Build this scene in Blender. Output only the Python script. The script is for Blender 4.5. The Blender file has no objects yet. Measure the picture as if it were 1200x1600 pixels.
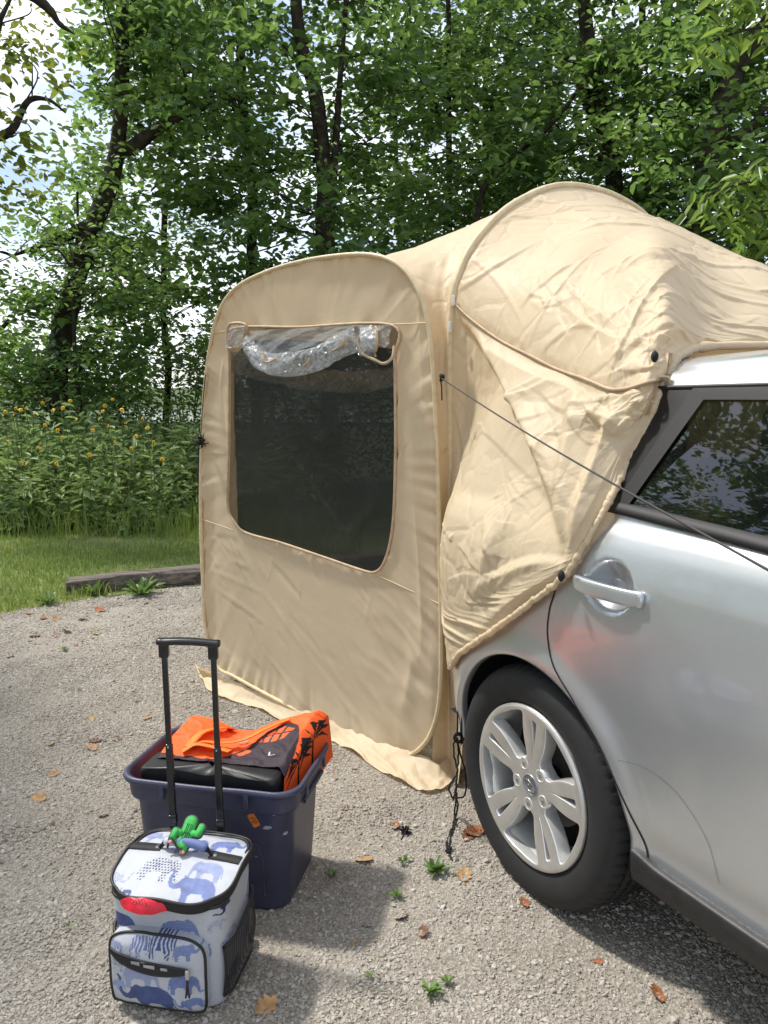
import bpy, bmesh, math, random
import numpy as np
from mathutils import Vector, Matrix
rng = np.random.default_rng(7); random.seed(7)
scn = bpy.context.scene

# ------------------------------------------------------------------ camera
CAM_H = 1.375; PITCH = math.atan(177/1200)
cd = bpy.data.cameras.new('camera'); cam = bpy.data.objects.new('camera', cd)
scn.collection.objects.link(cam); scn.camera = cam
cd.sensor_fit = 'VERTICAL'; cd.sensor_height = 36; cd.sensor_width = 27; cd.lens = 27.0
cd.clip_start = .05; cd.clip_end = 2000
cam.location = (0, 0, CAM_H); cam.rotation_euler = (math.radians(90) - PITCH, 0, 0)

# ------------------------------------------------------------------ sky and sun
SUN_AZ = math.radians(-62); SUN_EL = math.radians(58)
SUN = Vector((math.sin(SUN_AZ)*math.cos(SUN_EL), math.cos(SUN_AZ)*math.cos(SUN_EL), math.sin(SUN_EL)))
w = bpy.data.worlds.new('World'); scn.world = w; w.use_nodes = True
nt = w.node_tree; nt.nodes.clear()
out = nt.nodes.new('ShaderNodeOutputWorld'); bg = nt.nodes.new('ShaderNodeBackground')
sky = nt.nodes.new('ShaderNodeTexSky'); sky.sky_type = 'NISHITA'; sky.sun_disc = False
sky.sun_elevation = SUN_EL; sky.sun_rotation = SUN_AZ; sky.dust_density = 1.5
tc = nt.nodes.new('ShaderNodeTexCoord'); mp = nt.nodes.new('ShaderNodeMapping'); mp.inputs['Scale'].default_value = (1, 1, 2.4)
nz = nt.nodes.new('ShaderNodeTexNoise'); nz.inputs['Scale'].default_value = 2.6; nz.inputs['Detail'].default_value = 8; nz.inputs['Roughness'].default_value = .6
rp = nt.nodes.new('ShaderNodeValToRGB'); rp.color_ramp.elements[0].position = .40; rp.color_ramp.elements[1].position = .62
mx = nt.nodes.new('ShaderNodeMix'); mx.data_type = 'RGBA'; mx.inputs['B'].default_value = (9, 9.3, 9.7, 1)
nt.links.new(tc.outputs['Generated'], mp.inputs['Vector']); nt.links.new(mp.outputs['Vector'], nz.inputs['Vector'])
nt.links.new(nz.outputs['Fac'], rp.inputs['Fac']); nt.links.new(rp.outputs['Color'], mx.inputs['Factor'])
nt.links.new(sky.outputs['Color'], mx.inputs['A']); nt.links.new(mx.outputs['Result'], bg.inputs['Color'])
bg.inputs['Strength'].default_value = .14; nt.links.new(bg.outputs['Background'], out.inputs['Surface'])
sl = bpy.data.lights.new('sun', 'SUN'); sl.energy = 3.5; sl.angle = math.radians(4); sl.color = (1, .955, .88)
so = bpy.data.objects.new('sun', sl); scn.collection.objects.link(so); so.rotation_euler = SUN.to_track_quat('Z', 'Y').to_euler()
so.location = (0, 0, 20)
vs = scn.view_settings; vs.view_transform = 'Standard'; vs.look = 'None'; vs.gamma = 1; vs.use_curve_mapping = False
vs.exposure = .34
scn.cycles.max_bounces = 8; scn.cycles.transparent_max_bounces = 16; scn.cycles.caustics_reflective = False; scn.cycles.caustics_refractive = False

# ------------------------------------------------------------------ helpers
_c, _s = math.cos(PITCH), math.sin(PITCH)
def ray(u, v):                                    # direction in the place seen at a point of the photograph
    x = (u-600)/1200; y = (800-v)/1200
    return np.array([x, _c+y*_s, -_s+y*_c])
def G(u, v, z=0.):
    d = ray(u, v); return d*((z-CAM_H)/d[2]) + np.array([0, 0, CAM_H])
def atY(u, v, Y):
    d = ray(u, v); return d*(Y/d[1]) + np.array([0, 0, CAM_H])
def onplane(u, v, P, n):
    d = ray(u, v); o = np.array([0, 0, CAM_H]); return o + d*(np.dot(np.asarray(P)-o, n)/np.dot(d, n))
def pix(P):
    d = np.asarray(P, float) - np.array([0, 0, CAM_H]); zc = d[..., 1]*_c - d[..., 2]*_s; y = d[..., 1]*_s + d[..., 2]*_c
    return 600+1200*d[..., 0]/zc, 800-1200*y/zc

ORG = {}
def tag(o, label=None, cat=None, group=None, kind=None):
    if label: o['label'] = label
    if cat: o['category'] = cat
    if group: o['group'] = group
    if kind: o['kind'] = kind
    return o
def thing(name, loc, label, cat, group=None):
    o = bpy.data.objects.new(name, None); o.empty_display_size = .1
    o.location = loc; scn.collection.objects.link(o); ORG[o.name] = np.array(loc, float)
    return tag(o, label, cat, group)
def mk(name, V, F, mat, parent=None, smooth=True, origin=None, col=None, normals=None):
    """one mesh object; V in place coordinates; F = array or list of faces (or list of arrays)"""
    V = np.asarray(V, float).reshape(-1, 3)
    po = ORG[parent.name] if parent is not None else np.zeros(3)
    og = np.asarray(origin, float) if origin is not None else (po if parent is not None else np.zeros(3))
    me = bpy.data.meshes.new(name)
    if isinstance(F, np.ndarray): F = [F]
    if len(F) and not isinstance(F[0], np.ndarray): 
        loops = np.array([i for f in F for i in f], np.int32); tot = np.array([len(f) for f in F], np.int32)
    else:
        loops = np.concatenate([f.ravel() for f in F]).astype(np.int32)
        tot = np.concatenate([np.full(len(f), f.shape[1], np.int32) for f in F])
    me.vertices.add(len(V)); me.vertices.foreach_set('co', (V-og).ravel().astype(np.float32))
    me.loops.add(len(loops)); me.loops.foreach_set('vertex_index', loops)
    me.polygons.add(len(tot)); me.polygons.foreach_set('loop_start', np.concatenate([[0], np.cumsum(tot)[:-1]]).astype(np.int32))
    me.polygons.foreach_set('loop_total', tot)
    me.update(calc_edges=True); me.validate()
    if smooth: me.polygons.foreach_set('use_smooth', np.ones(len(me.polygons), bool))
    if col is not None:
        a = me.color_attributes.new('print', 'FLOAT_COLOR', 'POINT')
        c4 = np.ones((len(V), 4), np.float32); c4[:, :3] = np.asarray(col).reshape(-1, 3); a.data.foreach_set('color', c4.ravel())
    if normals is not None:
        a = me.attributes.new('custom_normal', 'FLOAT_VECTOR', 'POINT'); a.data.foreach_set('vector', np.asarray(normals, np.float32).ravel())
    if mat: me.materials.append(mat)
    o = bpy.data.objects.new(name, me); scn.collection.objects.link(o)
    if parent is not None: o.parent = parent
    o.location = og - po
    ORG[o.name] = og
    return o
def cat(*parts):
    V, F, n = [], [], 0
    for v, f in parts:
        v = np.asarray(v, float).reshape(-1, 3); V.append(v)
        F += [[i+n for i in q] for q in (f.tolist() if isinstance(f, np.ndarray) else f)]; n += len(v)
    return np.concatenate(V), F
def gridf(n, m, cu=False, cv=False):
    i = np.arange(n if cu else n-1); j = np.arange(m if cv else m-1)
    I, J = np.meshgrid(i, j, indexing='ij'); I2 = (I+1) % n; J2 = (J+1) % m
    return np.stack([I*m+J, I2*m+J, I2*m+J2, I*m+J2], -1).reshape(-1, 4)
def spline(P, n, closed=False):
    P = np.asarray(P, float)
    if closed: Q = np.concatenate([P[-1:], P, P[:2]])
    else: Q = np.concatenate([2*P[:1]-P[1:2], P, 2*P[-1:]-P[-2:-1]])
    k = len(Q)-3; t = np.linspace(0, k, n, endpoint=not closed); i = np.minimum(t.astype(int), k-1); f = (t-i)[:, None]
    a, b, c, d = Q[i], Q[i+1], Q[i+2], Q[i+3]
    R = .5*(2*b+(c-a)*f+(2*a-5*b+4*c-d)*f**2+(3*b-a-3*c+d)*f**3)
    return R
def resamp(P, n, closed=False):
    P = np.asarray(P, float); Q = np.concatenate([P, P[:1]]) if closed else P
    L = np.concatenate([[0], np.cumsum(np.linalg.norm(np.diff(Q, axis=0), axis=1))])
    t = np.linspace(0, L[-1], n, endpoint=not closed)
    return np.stack([np.interp(t, L, Q[:, k]) for k in range(Q.shape[1])], 1)
def tube(P, r, n=8, closed=False, caps=True, flat=None):
    P = np.asarray(P, float); m = len(P); r = np.broadcast_to(np.asarray(r, float), (m,))
    T = np.roll(P, -1, 0)-np.roll(P, 1, 0)
    if not closed: T[0] = P[1]-P[0]; T[-1] = P[-1]-P[-2]
    T /= np.linalg.norm(T, axis=1)[:, None]+1e-12
    up = np.array([0, 0, 1.]) if abs(T[0][2]) < .9 else np.array([1., 0, 0])
    a = np.cross(T[0], up); a /= np.linalg.norm(a); V = []; th = np.linspace(0, 2*np.pi, n, endpoint=False)
    for i in range(m):
        a = a-T[i]*np.dot(a, T[i]); a /= np.linalg.norm(a)+1e-12; b = np.cross(T[i], a)
        V.append(P[i]+r[i]*(np.cos(th)[:, None]*a+np.sin(th)[:, None]*b*(flat or 1)))
    F = gridf(m, n, closed, True).tolist()
    if caps and not closed: F += [list(range(n))[::-1], [(m-1)*n+i for i in range(n)]]
    return np.concatenate(V), F
def box(c, sz, ax=None, bev=0.):
    h = np.asarray(sz, float)/2; ax = np.eye(3) if ax is None else np.asarray(ax, float)
    if bev <= 0:
        v = np.array([[x, y, z] for x in (-1, 1) for y in (-1, 1) for z in (-1, 1)])*h
        f = [[0, 1, 3, 2], [4, 6, 7, 5], [0, 4, 5, 1], [2, 3, 7, 6], [0, 2, 6, 4], [1, 5, 7, 3]]
        return v@ax+np.asarray(c), f
    bm = bmesh.new(); bmesh.ops.create_cube(bm, size=1)
    for v in bm.verts: v.co = Vector(np.array(v.co)*2*h)
    bmesh.ops.bevel(bm, geom=bm.edges[:], offset=bev, segments=3, affect='EDGES', profile=.6)
    bm.verts.index_update(); V = np.array([v.co[:] for v in bm.verts]); F = [[q.index for q in f.verts] for f in bm.faces]; bm.free()
    return V@ax+np.asarray(c), F
def hsh(*a):
    h = np.zeros_like(np.asarray(a[0], float)); 
    for k, x in enumerate(a): h = h+np.asarray(x)*(127.1, 311.7, 74.7, 53.3)[k]
    return np.modf(np.abs(np.sin(h)*43758.5453))[0]
def noise(x, y, z=0., seed=0):
    x, y, z = np.broadcast_arrays(np.asarray(x, float), y, z)
    xi, yi, zi = np.floor(x), np.floor(y), np.floor(z); r = 0
    fx, fy, fz = [q*q*(3-2*q) for q in (x-xi, y-yi, z-zi)]
    for a in (0, 1):
        for b in (0, 1):
            for c in (0, 1):
                r = r+hsh(xi+a, yi+b, zi+c, seed*np.ones_like(x))*(fx if a else 1-fx)*(fy if b else 1-fy)*(fz if c else 1-fz)
    return r*2-1
def fbm(x, y, z=0., seed=0, o=4):
    r = 0; a = .5; f = 1.
    for k in range(o): r = r+a*noise(np.asarray(x)*f, np.asarray(y)*f, np.asarray(z)*f, seed+k); a *= .5; f *= 2.03
    return r
def inpoly(x, y, poly):
    x = np.asarray(x); y = np.asarray(y); ins = np.zeros(x.shape, bool); n = len(poly)
    for i in range(n):
        x1, y1 = poly[i]; x2, y2 = poly[(i+1) % n]
        if y1 == y2: continue
        c = ((y1 > y) != (y2 > y)) & (x < (x2-x1)*(y-y1)/(y2-y1)+x1); ins ^= c
    return ins

# ------------------------------------------------------------------ materials
def mat(name):
    m = bpy.data.materials.new(name); m.use_nodes = True; t = m.node_tree
    return m, t, t.nodes['Principled BSDF'], t.nodes['Material Output']
def N_(t, kind, **kw):
    n = t.nodes.new('ShaderNode'+kind)
    for k, v in kw.items():
        if k in n.inputs: n.inputs[k].default_value = v
        else: setattr(n, k, v)
    return n
def ramp(t, src, stops):
    r = N_(t, 'ValToRGB'); e = r.color_ramp.elements
    while len(e) < len(stops): e.new(.5)
    for k, (p, c) in enumerate(stops): e[k].position = p; e[k].color = (*c, 1) if len(c) == 3 else c
    t.links.new(src, r.inputs['Fac']); return r.outputs['Color']
def bump(t, p, h, strength=.3, dist=.01):
    b = N_(t, 'Bump', Strength=strength, Distance=dist); t.links.new(h, b.inputs['Height']); t.links.new(b.outputs['Normal'], p.inputs['Normal']); return b
def simple(name, col, rough=.5, metal=0., coat=0., nscale=0, nvar=.12, bscale=0, bstr=.2, spec=.5):
    m, t, p, o = mat(name); p.inputs['Base Color'].default_value = (*col, 1); p.inputs['Roughness'].default_value = rough
    p.inputs['Metallic'].default_value = metal; p.inputs['Coat Weight'].default_value = coat; p.inputs['Specular IOR Level'].default_value = spec
    c = N_(t, 'TexCoord')
    if nscale:
        n = N_(t, 'TexNoise', Scale=nscale, Detail=6.); t.links.new(c.outputs['Object'], n.inputs['Vector'])
        k = np.array(col); t.links.new(ramp(t, n.outputs['Fac'], [(.3, tuple(k*(1-nvar*2))), (.7, tuple(np.minimum(k*(1+nvar*2), 1)))]), p.inputs['Base Color'])
    if bscale:
        n2 = N_(t, 'TexNoise', Scale=bscale, Detail=8.); t.links.new(c.outputs['Object'], n2.inputs['Vector']); bump(t, p, n2.outputs['Fac'], bstr, .005)
    return m
def leafmat(name, dark, light, trans, tw=.45, rough=.45):
    m, t, p, o = mat(name); g = N_(t, 'NewGeometry')
    c0 = ramp(t, g.outputs['Random Per Island'], [(0, dark), (.75, light), (1, tuple(min(1, a*1.5) for a in light))])
    cc_ = N_(t, 'TexCoord'); nn_ = N_(t, 'TexNoise', Scale=.75, Detail=3.); t.links.new(cc_.outputs['Object'], nn_.inputs['Vector'])
    tone = ramp(t, nn_.outputs['Fac'], [(.34, (.72, .80, .92)), (.5, (1, 1, 1)), (.66, (1.45, 1.22, .95))])
    mt = N_(t, 'Mix', data_type='RGBA', blend_type='MULTIPLY'); mt.inputs['Factor'].default_value = 1; t.links.new(c0, mt.inputs['A']); t.links.new(tone, mt.inputs['B']); c = mt.outputs['Result']
    t.links.new(c, p.inputs['Base Color']); p.inputs['Roughness'].default_value = rough
    tr = N_(t, 'BsdfTranslucent'); c2 = ramp(t, g.outputs['Random Per Island'], [(0, tuple(a*.6 for a in trans)), (1, trans)])
    t.links.new(c2, tr.inputs['Color']); mixs = N_(t, 'MixShader', Fac=tw)
    t.links.new(p.outputs['BSDF'], mixs.inputs[1]); t.links.new(tr.outputs['BSDF'], mixs.inputs[2]); t.links.new(mixs.outputs['Shader'], o.inputs['Surface'])
    return m
def fabric(name, col, tcol, tw=.3, rough=.42, crease=.35, cscale=7., strength=.35):
    m, t, p, o = mat(name); c = N_(t, 'TexCoord')
    p.inputs['Roughness'].default_value = rough; p.inputs['Specular IOR Level'].default_value = .28
    n0 = N_(t, 'TexNoise', Scale=2.2, Detail=4.); t.links.new(c.outputs['Object'], n0.inputs['Vector'])
    k = np.array(col); t.links.new(ramp(t, n0.outputs['Fac'], [(.3, tuple(k*.94)), (.7, tuple(k*1.04))]), p.inputs['Base Color'])
    n1 = N_(t, 'TexNoise', Scale=3., Detail=3.); t.links.new(c.outputs['Object'], n1.inputs['Vector'])
    ad = N_(t, 'VectorMath', operation='MULTIPLY_ADD'); ad.inputs[1].default_value = (.25, .25, .25)
    t.links.new(n1.outputs['Color'], ad.inputs[0]); t.links.new(c.outputs['Object'], ad.inputs[2])
    v = N_(t, 'TexVoronoi', feature='DISTANCE_TO_EDGE', Scale=cscale); t.links.new(ad.outputs['Vector'], v.inputs['Vector'])
    r = ramp(t, v.outputs['Distance'], [(0, (0, 0, 0)), (.10, (.8,)*3), (.35, (1, 1, 1))])
    n2 = N_(t, 'TexNoise', Scale=28., Detail=5., Distortion=.8); t.links.new(c.outputs['Object'], n2.inputs['Vector'])
    mm = N_(t, 'Mix', data_type='FLOAT'); mm.inputs['Factor'].default_value = crease
    t.links.new(n2.outputs['Fac'], mm.inputs['A']); t.links.new(r, mm.inputs['B']); bb = bump(t, p, mm.outputs['Result'], strength, .006)
    tr = N_(t, 'BsdfTranslucent', Color=(*tcol, 1)); t.links.new(bb.outputs['Normal'], tr.inputs['Normal'])
    ms = N_(t, 'MixShader', Fac=tw); t.links.new(p.outputs['BSDF'], ms.inputs[1]); t.links.new(tr.outputs['BSDF'], ms.inputs[2]); t.links.new(ms.outputs['Shader'], o.inputs['Surface'])
    return m
def printed(name, rough=.6, spec=.3, bscale=400., bstr=.15):
    m, t, p, o = mat(name); a = N_(t, 'VertexColor', layer_name='print'); t.links.new(a.outputs['Color'], p.inputs['Base Color'])
    p.inputs['Roughness'].default_value = rough; p.inputs['Specular IOR Level'].default_value = spec
    c = N_(t, 'TexCoord'); n = N_(t, 'TexNoise', Scale=bscale, Detail=3.); t.links.new(c.outputs['Object'], n.inputs['Vector'])
    n3 = N_(t, 'TexNoise', Scale=18., Detail=4.); t.links.new(c.outputs['Object'], n3.inputs['Vector'])
    mm = N_(t, 'Mix', data_type='FLOAT'); mm.inputs['Factor'].default_value = .75; t.links.new(n.outputs['Fac'], mm.inputs['A']); t.links.new(n3.outputs['Fac'], mm.inputs['B'])
    bump(t, p, mm.outputs['Result'], bstr*2, .006); return m
def seethrough(name, col, alpha, rough=.8, spec=.2):
    m, t, p, o = mat(name); p.inputs['Base Color'].default_value = (*col, 1); p.inputs['Roughness'].default_value = rough; p.inputs['Specular IOR Level'].default_value = spec
    tr = N_(t, 'BsdfTransparent'); ms = N_(t, 'MixShader', Fac=alpha); t.links.new(tr.outputs['BSDF'], ms.inputs[1]); t.links.new(p.outputs['BSDF'], ms.inputs[2]); t.links.new(ms.outputs['Shader'], o.inputs['Surface'])
    return m

# ================================================================== the setting
def ground_mat():
    m, t, p, o = mat('woodland_soil'); c = N_(t, 'TexCoord')
    n = N_(t, 'TexNoise', Scale=.9, Detail=9., Roughness=.65); t.links.new(c.outputs['Object'], n.inputs['Vector'])
    t.links.new(ramp(t, n.outputs['Fac'], [(.3, (.035, .045, .015)), (.5, (.06, .085, .025)), (.7, (.09, .10, .04))]), p.inputs['Base Color'])
    p.inputs['Roughness'].default_value = .95; bump(t, p, n.outputs['Fac'], .6, .05); return m
def gravel_mat():
    m, t, p, o = mat('crushed_limestone'); c = N_(t, 'TexCoord')
    v = N_(t, 'TexVoronoi', Scale=150.); t.links.new(c.outputs['Object'], v.inputs['Vector'])
    n = N_(t, 'TexNoise', Scale=1.4, Detail=8., Roughness=.62); t.links.new(c.outputs['Object'], n.inputs['Vector'])
    n2 = N_(t, 'TexNoise', Scale=420., Detail=4.); t.links.new(c.outputs['Object'], n2.inputs['Vector'])
    base = ramp(t, n.outputs['Fac'], [(.3, (.26, .235, .20)), (.5, (.34, .31, .27)), (.72, (.41, .38, .335))])
    sp = ramp(t, v.outputs['Color'], [(.1, (.55, .54, .52)), (.5, (.95, .93, .9)), (.9, (1.3, 1.28, 1.24))])
    mm = N_(t, 'Mix', data_type='RGBA', blend_type='MULTIPLY'); mm.inputs['Factor'].default_value = .8
    t.links.new(base, mm.inputs['A']); t.links.new(sp, mm.inputs['B']); t.links.new(mm.outputs['Result'], p.inputs['Base Color'])
    p.inputs['Roughness'].default_value = .95; p.inputs['Specular IOR Level'].default_value = .2
    h = N_(t, 'Mix', data_type='FLOAT'); h.inputs['Factor'].default_value = .4; t.links.new(v.outputs['Distance'], h.inputs['A']); t.links.new(n2.outputs['Fac'], h.inputs['B'])
    bump(t, p, h.outputs['Result'], .8, .008); return m
# ground: one sheet that falls towards the lake and runs to the horizon
xs = np.concatenate([np.linspace(-700, -30, 14), np.linspace(-26, 26, 40), np.linspace(30, 700, 14)])
ys = np.concatenate([np.linspace(-300, -10, 10), np.linspace(-6, 60, 60), np.linspace(70, 900, 22)])
X, Y = np.meshgrid(xs, ys, indexing='ij')
Z = -.02-2.4*np.clip((Y-30)/70, 0, 1)**1.3+.05*fbm(X*.3, Y*.3, seed=3)*(Y > 9)
Z = np.where(Y > 240, np.minimum(-2.4+(Y-240)*.06+1.*noise(X*.02, Y*.02), 9+3*noise(X*.012, Y*.01)), Z)
tag(mk('ground', np.stack([X, Y, Z], -1), gridf(*X.shape), ground_mat()), kind='structure')
mw, t, p, o = mat('lake_water'); p.inputs['Base Color'].default_value = (.05, .08, .09, 1); p.inputs['Roughness'].default_value = .08
c = N_(t, 'TexCoord'); n = N_(t, 'TexNoise', Scale=1.2, Detail=4.); t.links.new(c.outputs['Object'], n.inputs['Vector']); bump(t, p, n.outputs['Fac'], .15, .1)
tag(mk('lake', [(-500, 95, -1.5), (500, 95, -1.5), (500, 262, -1.5), (-500, 262, -1.5)], [[0, 1, 2, 3]], mw), kind='structure')
# gravel drive with an uneven edge
edge = np.array([(-9, 2.6), (-5.2, 3.1), (-3.2, 3.75), (-2.75, 4.25), (-2.5, 4.75), (-2.25, 5.02), (-1.95, 5.22), (-1.7, 5.5), (-1.3, 5.72), (-.4, 5.8), (1.2, 6.1), (3.2, 6.4), (6, 6.2), (10, 5.6)])
ed = resamp(edge, 260); ed[:, 1] += .10*fbm(ed[:, 0]*3, ed[:, 1]*3, seed=5)
def gravel_top(x): return np.interp(x, ed[:, 0], ed[:, 1])
gx = ed[:, 0]; rows = 50
GX = np.repeat(gx[:, None], rows, 1); GY = -6+(ed[:, 1][:, None]+6)*np.linspace(0, 1, rows)[None]
def gz(x, y): return .006+.012*fbm(np.asarray(x)*.8, np.asarray(y)*.8, seed=11, o=3)+.004*fbm(np.asarray(x)*5, np.asarray(y)*5, seed=12, o=2)
tag(mk('gravel_drive', np.stack([GX, GY, gz(GX, GY)], -1), gridf(*GX.shape), gravel_mat()), kind='structure')
# lawn sheet behind the drive
def lawn_mat():
    m, t, p, o = mat('mown_grass_soil'); c = N_(t, 'TexCoord'); n = N_(t, 'TexNoise', Scale=5., Detail=8.); t.links.new(c.outputs['Object'], n.inputs['Vector'])
    t.links.new(ramp(t, n.outputs['Fac'], [(.3, (.08, .11, .03)), (.55, (.14, .17, .05)), (.75, (.24, .21, .11))]), p.inputs['Base Color'])
    p.inputs['Roughness'].default_value = 1; bump(t, p, n.outputs['Fac'], .5, .02); return m
LY = np.linspace(0, 1, 40); lx = ed[:, 0]; top = 11.5
LX = np.repeat(lx[:, None], 40, 1); LYY = (ed[:, 1]-.06)[:, None]+(top-ed[:, 1]+.06)[:, None]*LY[None]
def lz(x, y): return .012+.03*fbm(np.asarray(x)*.7, np.asarray(y)*.7, seed=21, o=3)+.03*np.clip(np.asarray(y)-5.6, 0, 3)/3
tag(mk('lawn', np.stack([LX, LYY, lz(LX, LYY)], -1), gridf(*LX.shape), lawn_mat()), kind='structure')
# loose stones of the drive
def scatter_stones():
    n = 380000
    u = rng.random(n)**1.3; y = 1.25+4.7*u; hw = .12+.53*y; x = (rng.random(n)*2-1)*hw
    k = y < gravel_top(x)+.05*rng.random(n); x, y = x[k], y[k]; n = len(x)
    clump = fbm(x*1.7, y*1.7, seed=31); keep = rng.random(n) < np.clip(.66+.8*clump, .22, 1); x, y = x[keep], y[keep]; n = len(x)
    r = np.clip(np.exp(rng.normal(math.log(.0030), .42, n)), .0016, .0115)*(1+.16*np.clip(y-2.5, 0, 3)/1.5)
    m, t, p, o = mat('limestone_chips'); g = N_(t, 'ObjectInfo'); c = N_(t, 'TexCoord')
    t.links.new(ramp(t, g.outputs['Random'], [(0, (.275, .245, .20)), (.2, (.355, .322, .272)), (.6, (.41, .375, .325)), (.92, (.455, .42, .37)), (1, (.51, .485, .445))]), p.inputs['Base Color'])
    p.inputs['Roughness'].default_value = .92; p.inputs['Specular IOR Level'].default_value = .2
    o = mk('gravel_stones', np.stack([x, y, gz(x, y)+r*.18], -1), [[0, 1, 2]], m, smooth=False); me = o.data
    me.clear_geometry(); me.vertices.add(n); me.vertices.foreach_set('co', np.stack([x, y, gz(x, y)+r*.15], -1).astype(np.float32).ravel())
    at = me.attributes.new('stone_scale', 'FLOAT_VECTOR', 'POINT'); at.data.foreach_set('vector', (r[:, None]*(.75+.55*rng.random((n, 3)))*np.array([1.1, 1, .68])).astype(np.float32).ravel())
    at = me.attributes.new('stone_turn', 'FLOAT_VECTOR', 'POINT'); at.data.foreach_set('vector', np.stack([rng.normal(0, .45, n), rng.normal(0, .45, n), rng.random(n)*6.283], -1).astype(np.float32).ravel())
    ng = bpy.data.node_groups.new('scatter_gravel', 'GeometryNodeTree'); ng.interface.new_socket('Geometry', in_out='INPUT', socket_type='NodeSocketGeometry'); ng.interface.new_socket('Geometry', in_out='OUTPUT', socket_type='NodeSocketGeometry')
    N = ng.nodes.new; gi, go = N('NodeGroupInput'), N('NodeGroupOutput'); ico = N('GeometryNodeMeshIcoSphere'); ico.inputs['Radius'].default_value = 1.; ico.inputs['Subdivisions'].default_value = 1
    sp = N('GeometryNodeSetPosition'); wn = N('ShaderNodeTexWhiteNoise'); wn.noise_dimensions = '3D'; ps = N('GeometryNodeInputPosition'); vm = N('ShaderNodeVectorMath'); vm.operation = 'MULTIPLY_ADD'; vm.inputs[1].default_value = (.75, .75, .75); vm.inputs[2].default_value = (-.375, -.375, -.375)
    ng.links.new(ps.outputs[0], wn.inputs['Vector']); ng.links.new(wn.outputs['Color'], vm.inputs[0]); ng.links.new(ico.outputs['Mesh'], sp.inputs['Geometry']); ng.links.new(vm.outputs['Vector'], sp.inputs['Offset'])
    sm = N('GeometryNodeSetMaterial'); sm.inputs['Material'].default_value = m; ng.links.new(sp.outputs['Geometry'], sm.inputs['Geometry'])
    iop = N('GeometryNodeInstanceOnPoints'); ng.links.new(gi.outputs[0], iop.inputs['Points']); ng.links.new(sm.outputs['Geometry'], iop.inputs['Instance'])
    for nm, sk in (('stone_scale', 'Scale'), ('stone_turn', 'Rotation')):
        na = N('GeometryNodeInputNamedAttribute'); na.data_type = 'FLOAT_VECTOR'; na.inputs['Name'].default_value = nm
        if sk == 'Rotation':
            er = N('FunctionNodeEulerToRotation'); ng.links.new(na.outputs['Attribute'], er.inputs[0]); ng.links.new(er.outputs[0], iop.inputs['Rotation'])
        else: ng.links.new(na.outputs['Attribute'], iop.inputs['Scale'])
    ng.links.new(iop.outputs['Instances'], go.inputs[0]); md = o.modifiers.new('scatter', 'NODES'); md.node_group = ng
    tag(o, 'loose pale limestone gravel covering the drive', 'gravel', kind='stuff')
scatter_stones()
# grass blades
def blades(name, x, y, z, h, wd, m, label, lean=.45):
    n = len(x); a = rng.random(n)*6.283; l = rng.normal(0, lean, n)*h; la = rng.random(n)*6.283
    dx, dy = np.cos(a)*wd, np.sin(a)*wd; tx, ty = np.cos(la)*l, np.sin(la)*l
    V = np.stack([np.stack([x-dx, y-dy, z], -1), np.stack([x+dx, y+dy, z], -1), np.stack([x+dx*.7+tx*.35, y+dy*.7+ty*.35, z+h*.6], -1), np.stack([x-dx*.7+tx*.35, y-dy*.7+ty*.35, z+h*.6], -1), np.stack([x+tx, y+ty, z+h*.97], -1)], 1)
    i = 5*np.arange(n)[:, None]
    return tag(mk(name, V, [np.concatenate([i+0, i+1, i+2, i+3], 1), np.concatenate([i+3, i+2, i+4], 1)], m), label, 'grass', kind='stuff')
GRASS = leafmat('grass_blade', (.12, .19, .035), (.26, .34, .085), (.36, .48, .11), .4, .6)
n = 95000; x = -6.6+6.4*rng.random(n); y = 4.0+5.6*rng.random(n)**1.2
thin = fbm(x*1.1, y*1.1, seed=41)
k = (y > gravel_top(x)-.03-.25*(rng.random(n) < .05)) & (rng.random(n) < np.clip(.75+1.4*thin, .08, 1)); x, y = x[k], y[k]
e_ = np.clip(1-(y-gravel_top(x))/.5, 0, 1)*(x < -1.75)
blades('lawn_grass', x, y, lz(x, y), (.03+.035*rng.random(len(x)))*(1+1.4*e_*rng.random(len(x))), .0022+.0016*rng.random(len(x)), GRASS, 'short green lawn grass behind the gravel drive')

# ------------------------------------------------------------------ vegetation
def leaves(C, sz, asp=.55, tilt=.6, droop=.25, jit=1.):
    """C: (n,3) positions -> verts, faces of folded six-cornered leaves"""
    n = len(C); s = sz*(.65+.7*rng.random(n)); a = rng.random(n)*6.283
    d = np.stack([np.cos(a), np.sin(a), rng.normal(-droop, .35, n)], -1); d /= np.linalg.norm(d, axis=1)[:, None]
    up = np.stack([rng.normal(0, tilt, n), rng.normal(0, tilt, n), np.ones(n)], -1)
    sd = np.cross(d, up); sd /= np.linalg.norm(sd, axis=1)[:, None]+1e-9; nn = np.cross(sd, d)
    def pt(l, w, h): return C+d*(s*l)[:, None]+sd*(s*asp*w)[:, None]+nn*(s*h)[:, None]
    V = np.stack([pt(0, 0, 0), pt(.3, .42, .10), pt(.7, .40, .08), pt(1, 0, -.06), pt(.7, -.40, .08), pt(.3, -.42, .10)], 1)
    i = 6*np.arange(n)[:, None]
    return V.reshape(-1, 3), np.concatenate([np.concatenate([i, i+1, i+2, i+3], 1), np.concatenate([i, i+3, i+4, i+5], 1)])
BARK = simple('oak_bark', (.045, .036, .028), .95, nscale=9, nvar=.3, bscale=22, bstr=.9, spec=.15)
OAK = leafmat('oak_leaf', (.040, .088, .030), (.115, .195, .064), (.31, .50, .11), .44, .38)
OAKY = leafmat('yellowing_oak_leaf', (.05, .09, .018), (.10, .15, .03), (.36, .42, .06), .45, .45)
ASHL = leafmat('ash_leaf', (.07, .14, .025), (.13, .24, .05), (.34, .48, .08), .45, .4)
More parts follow.
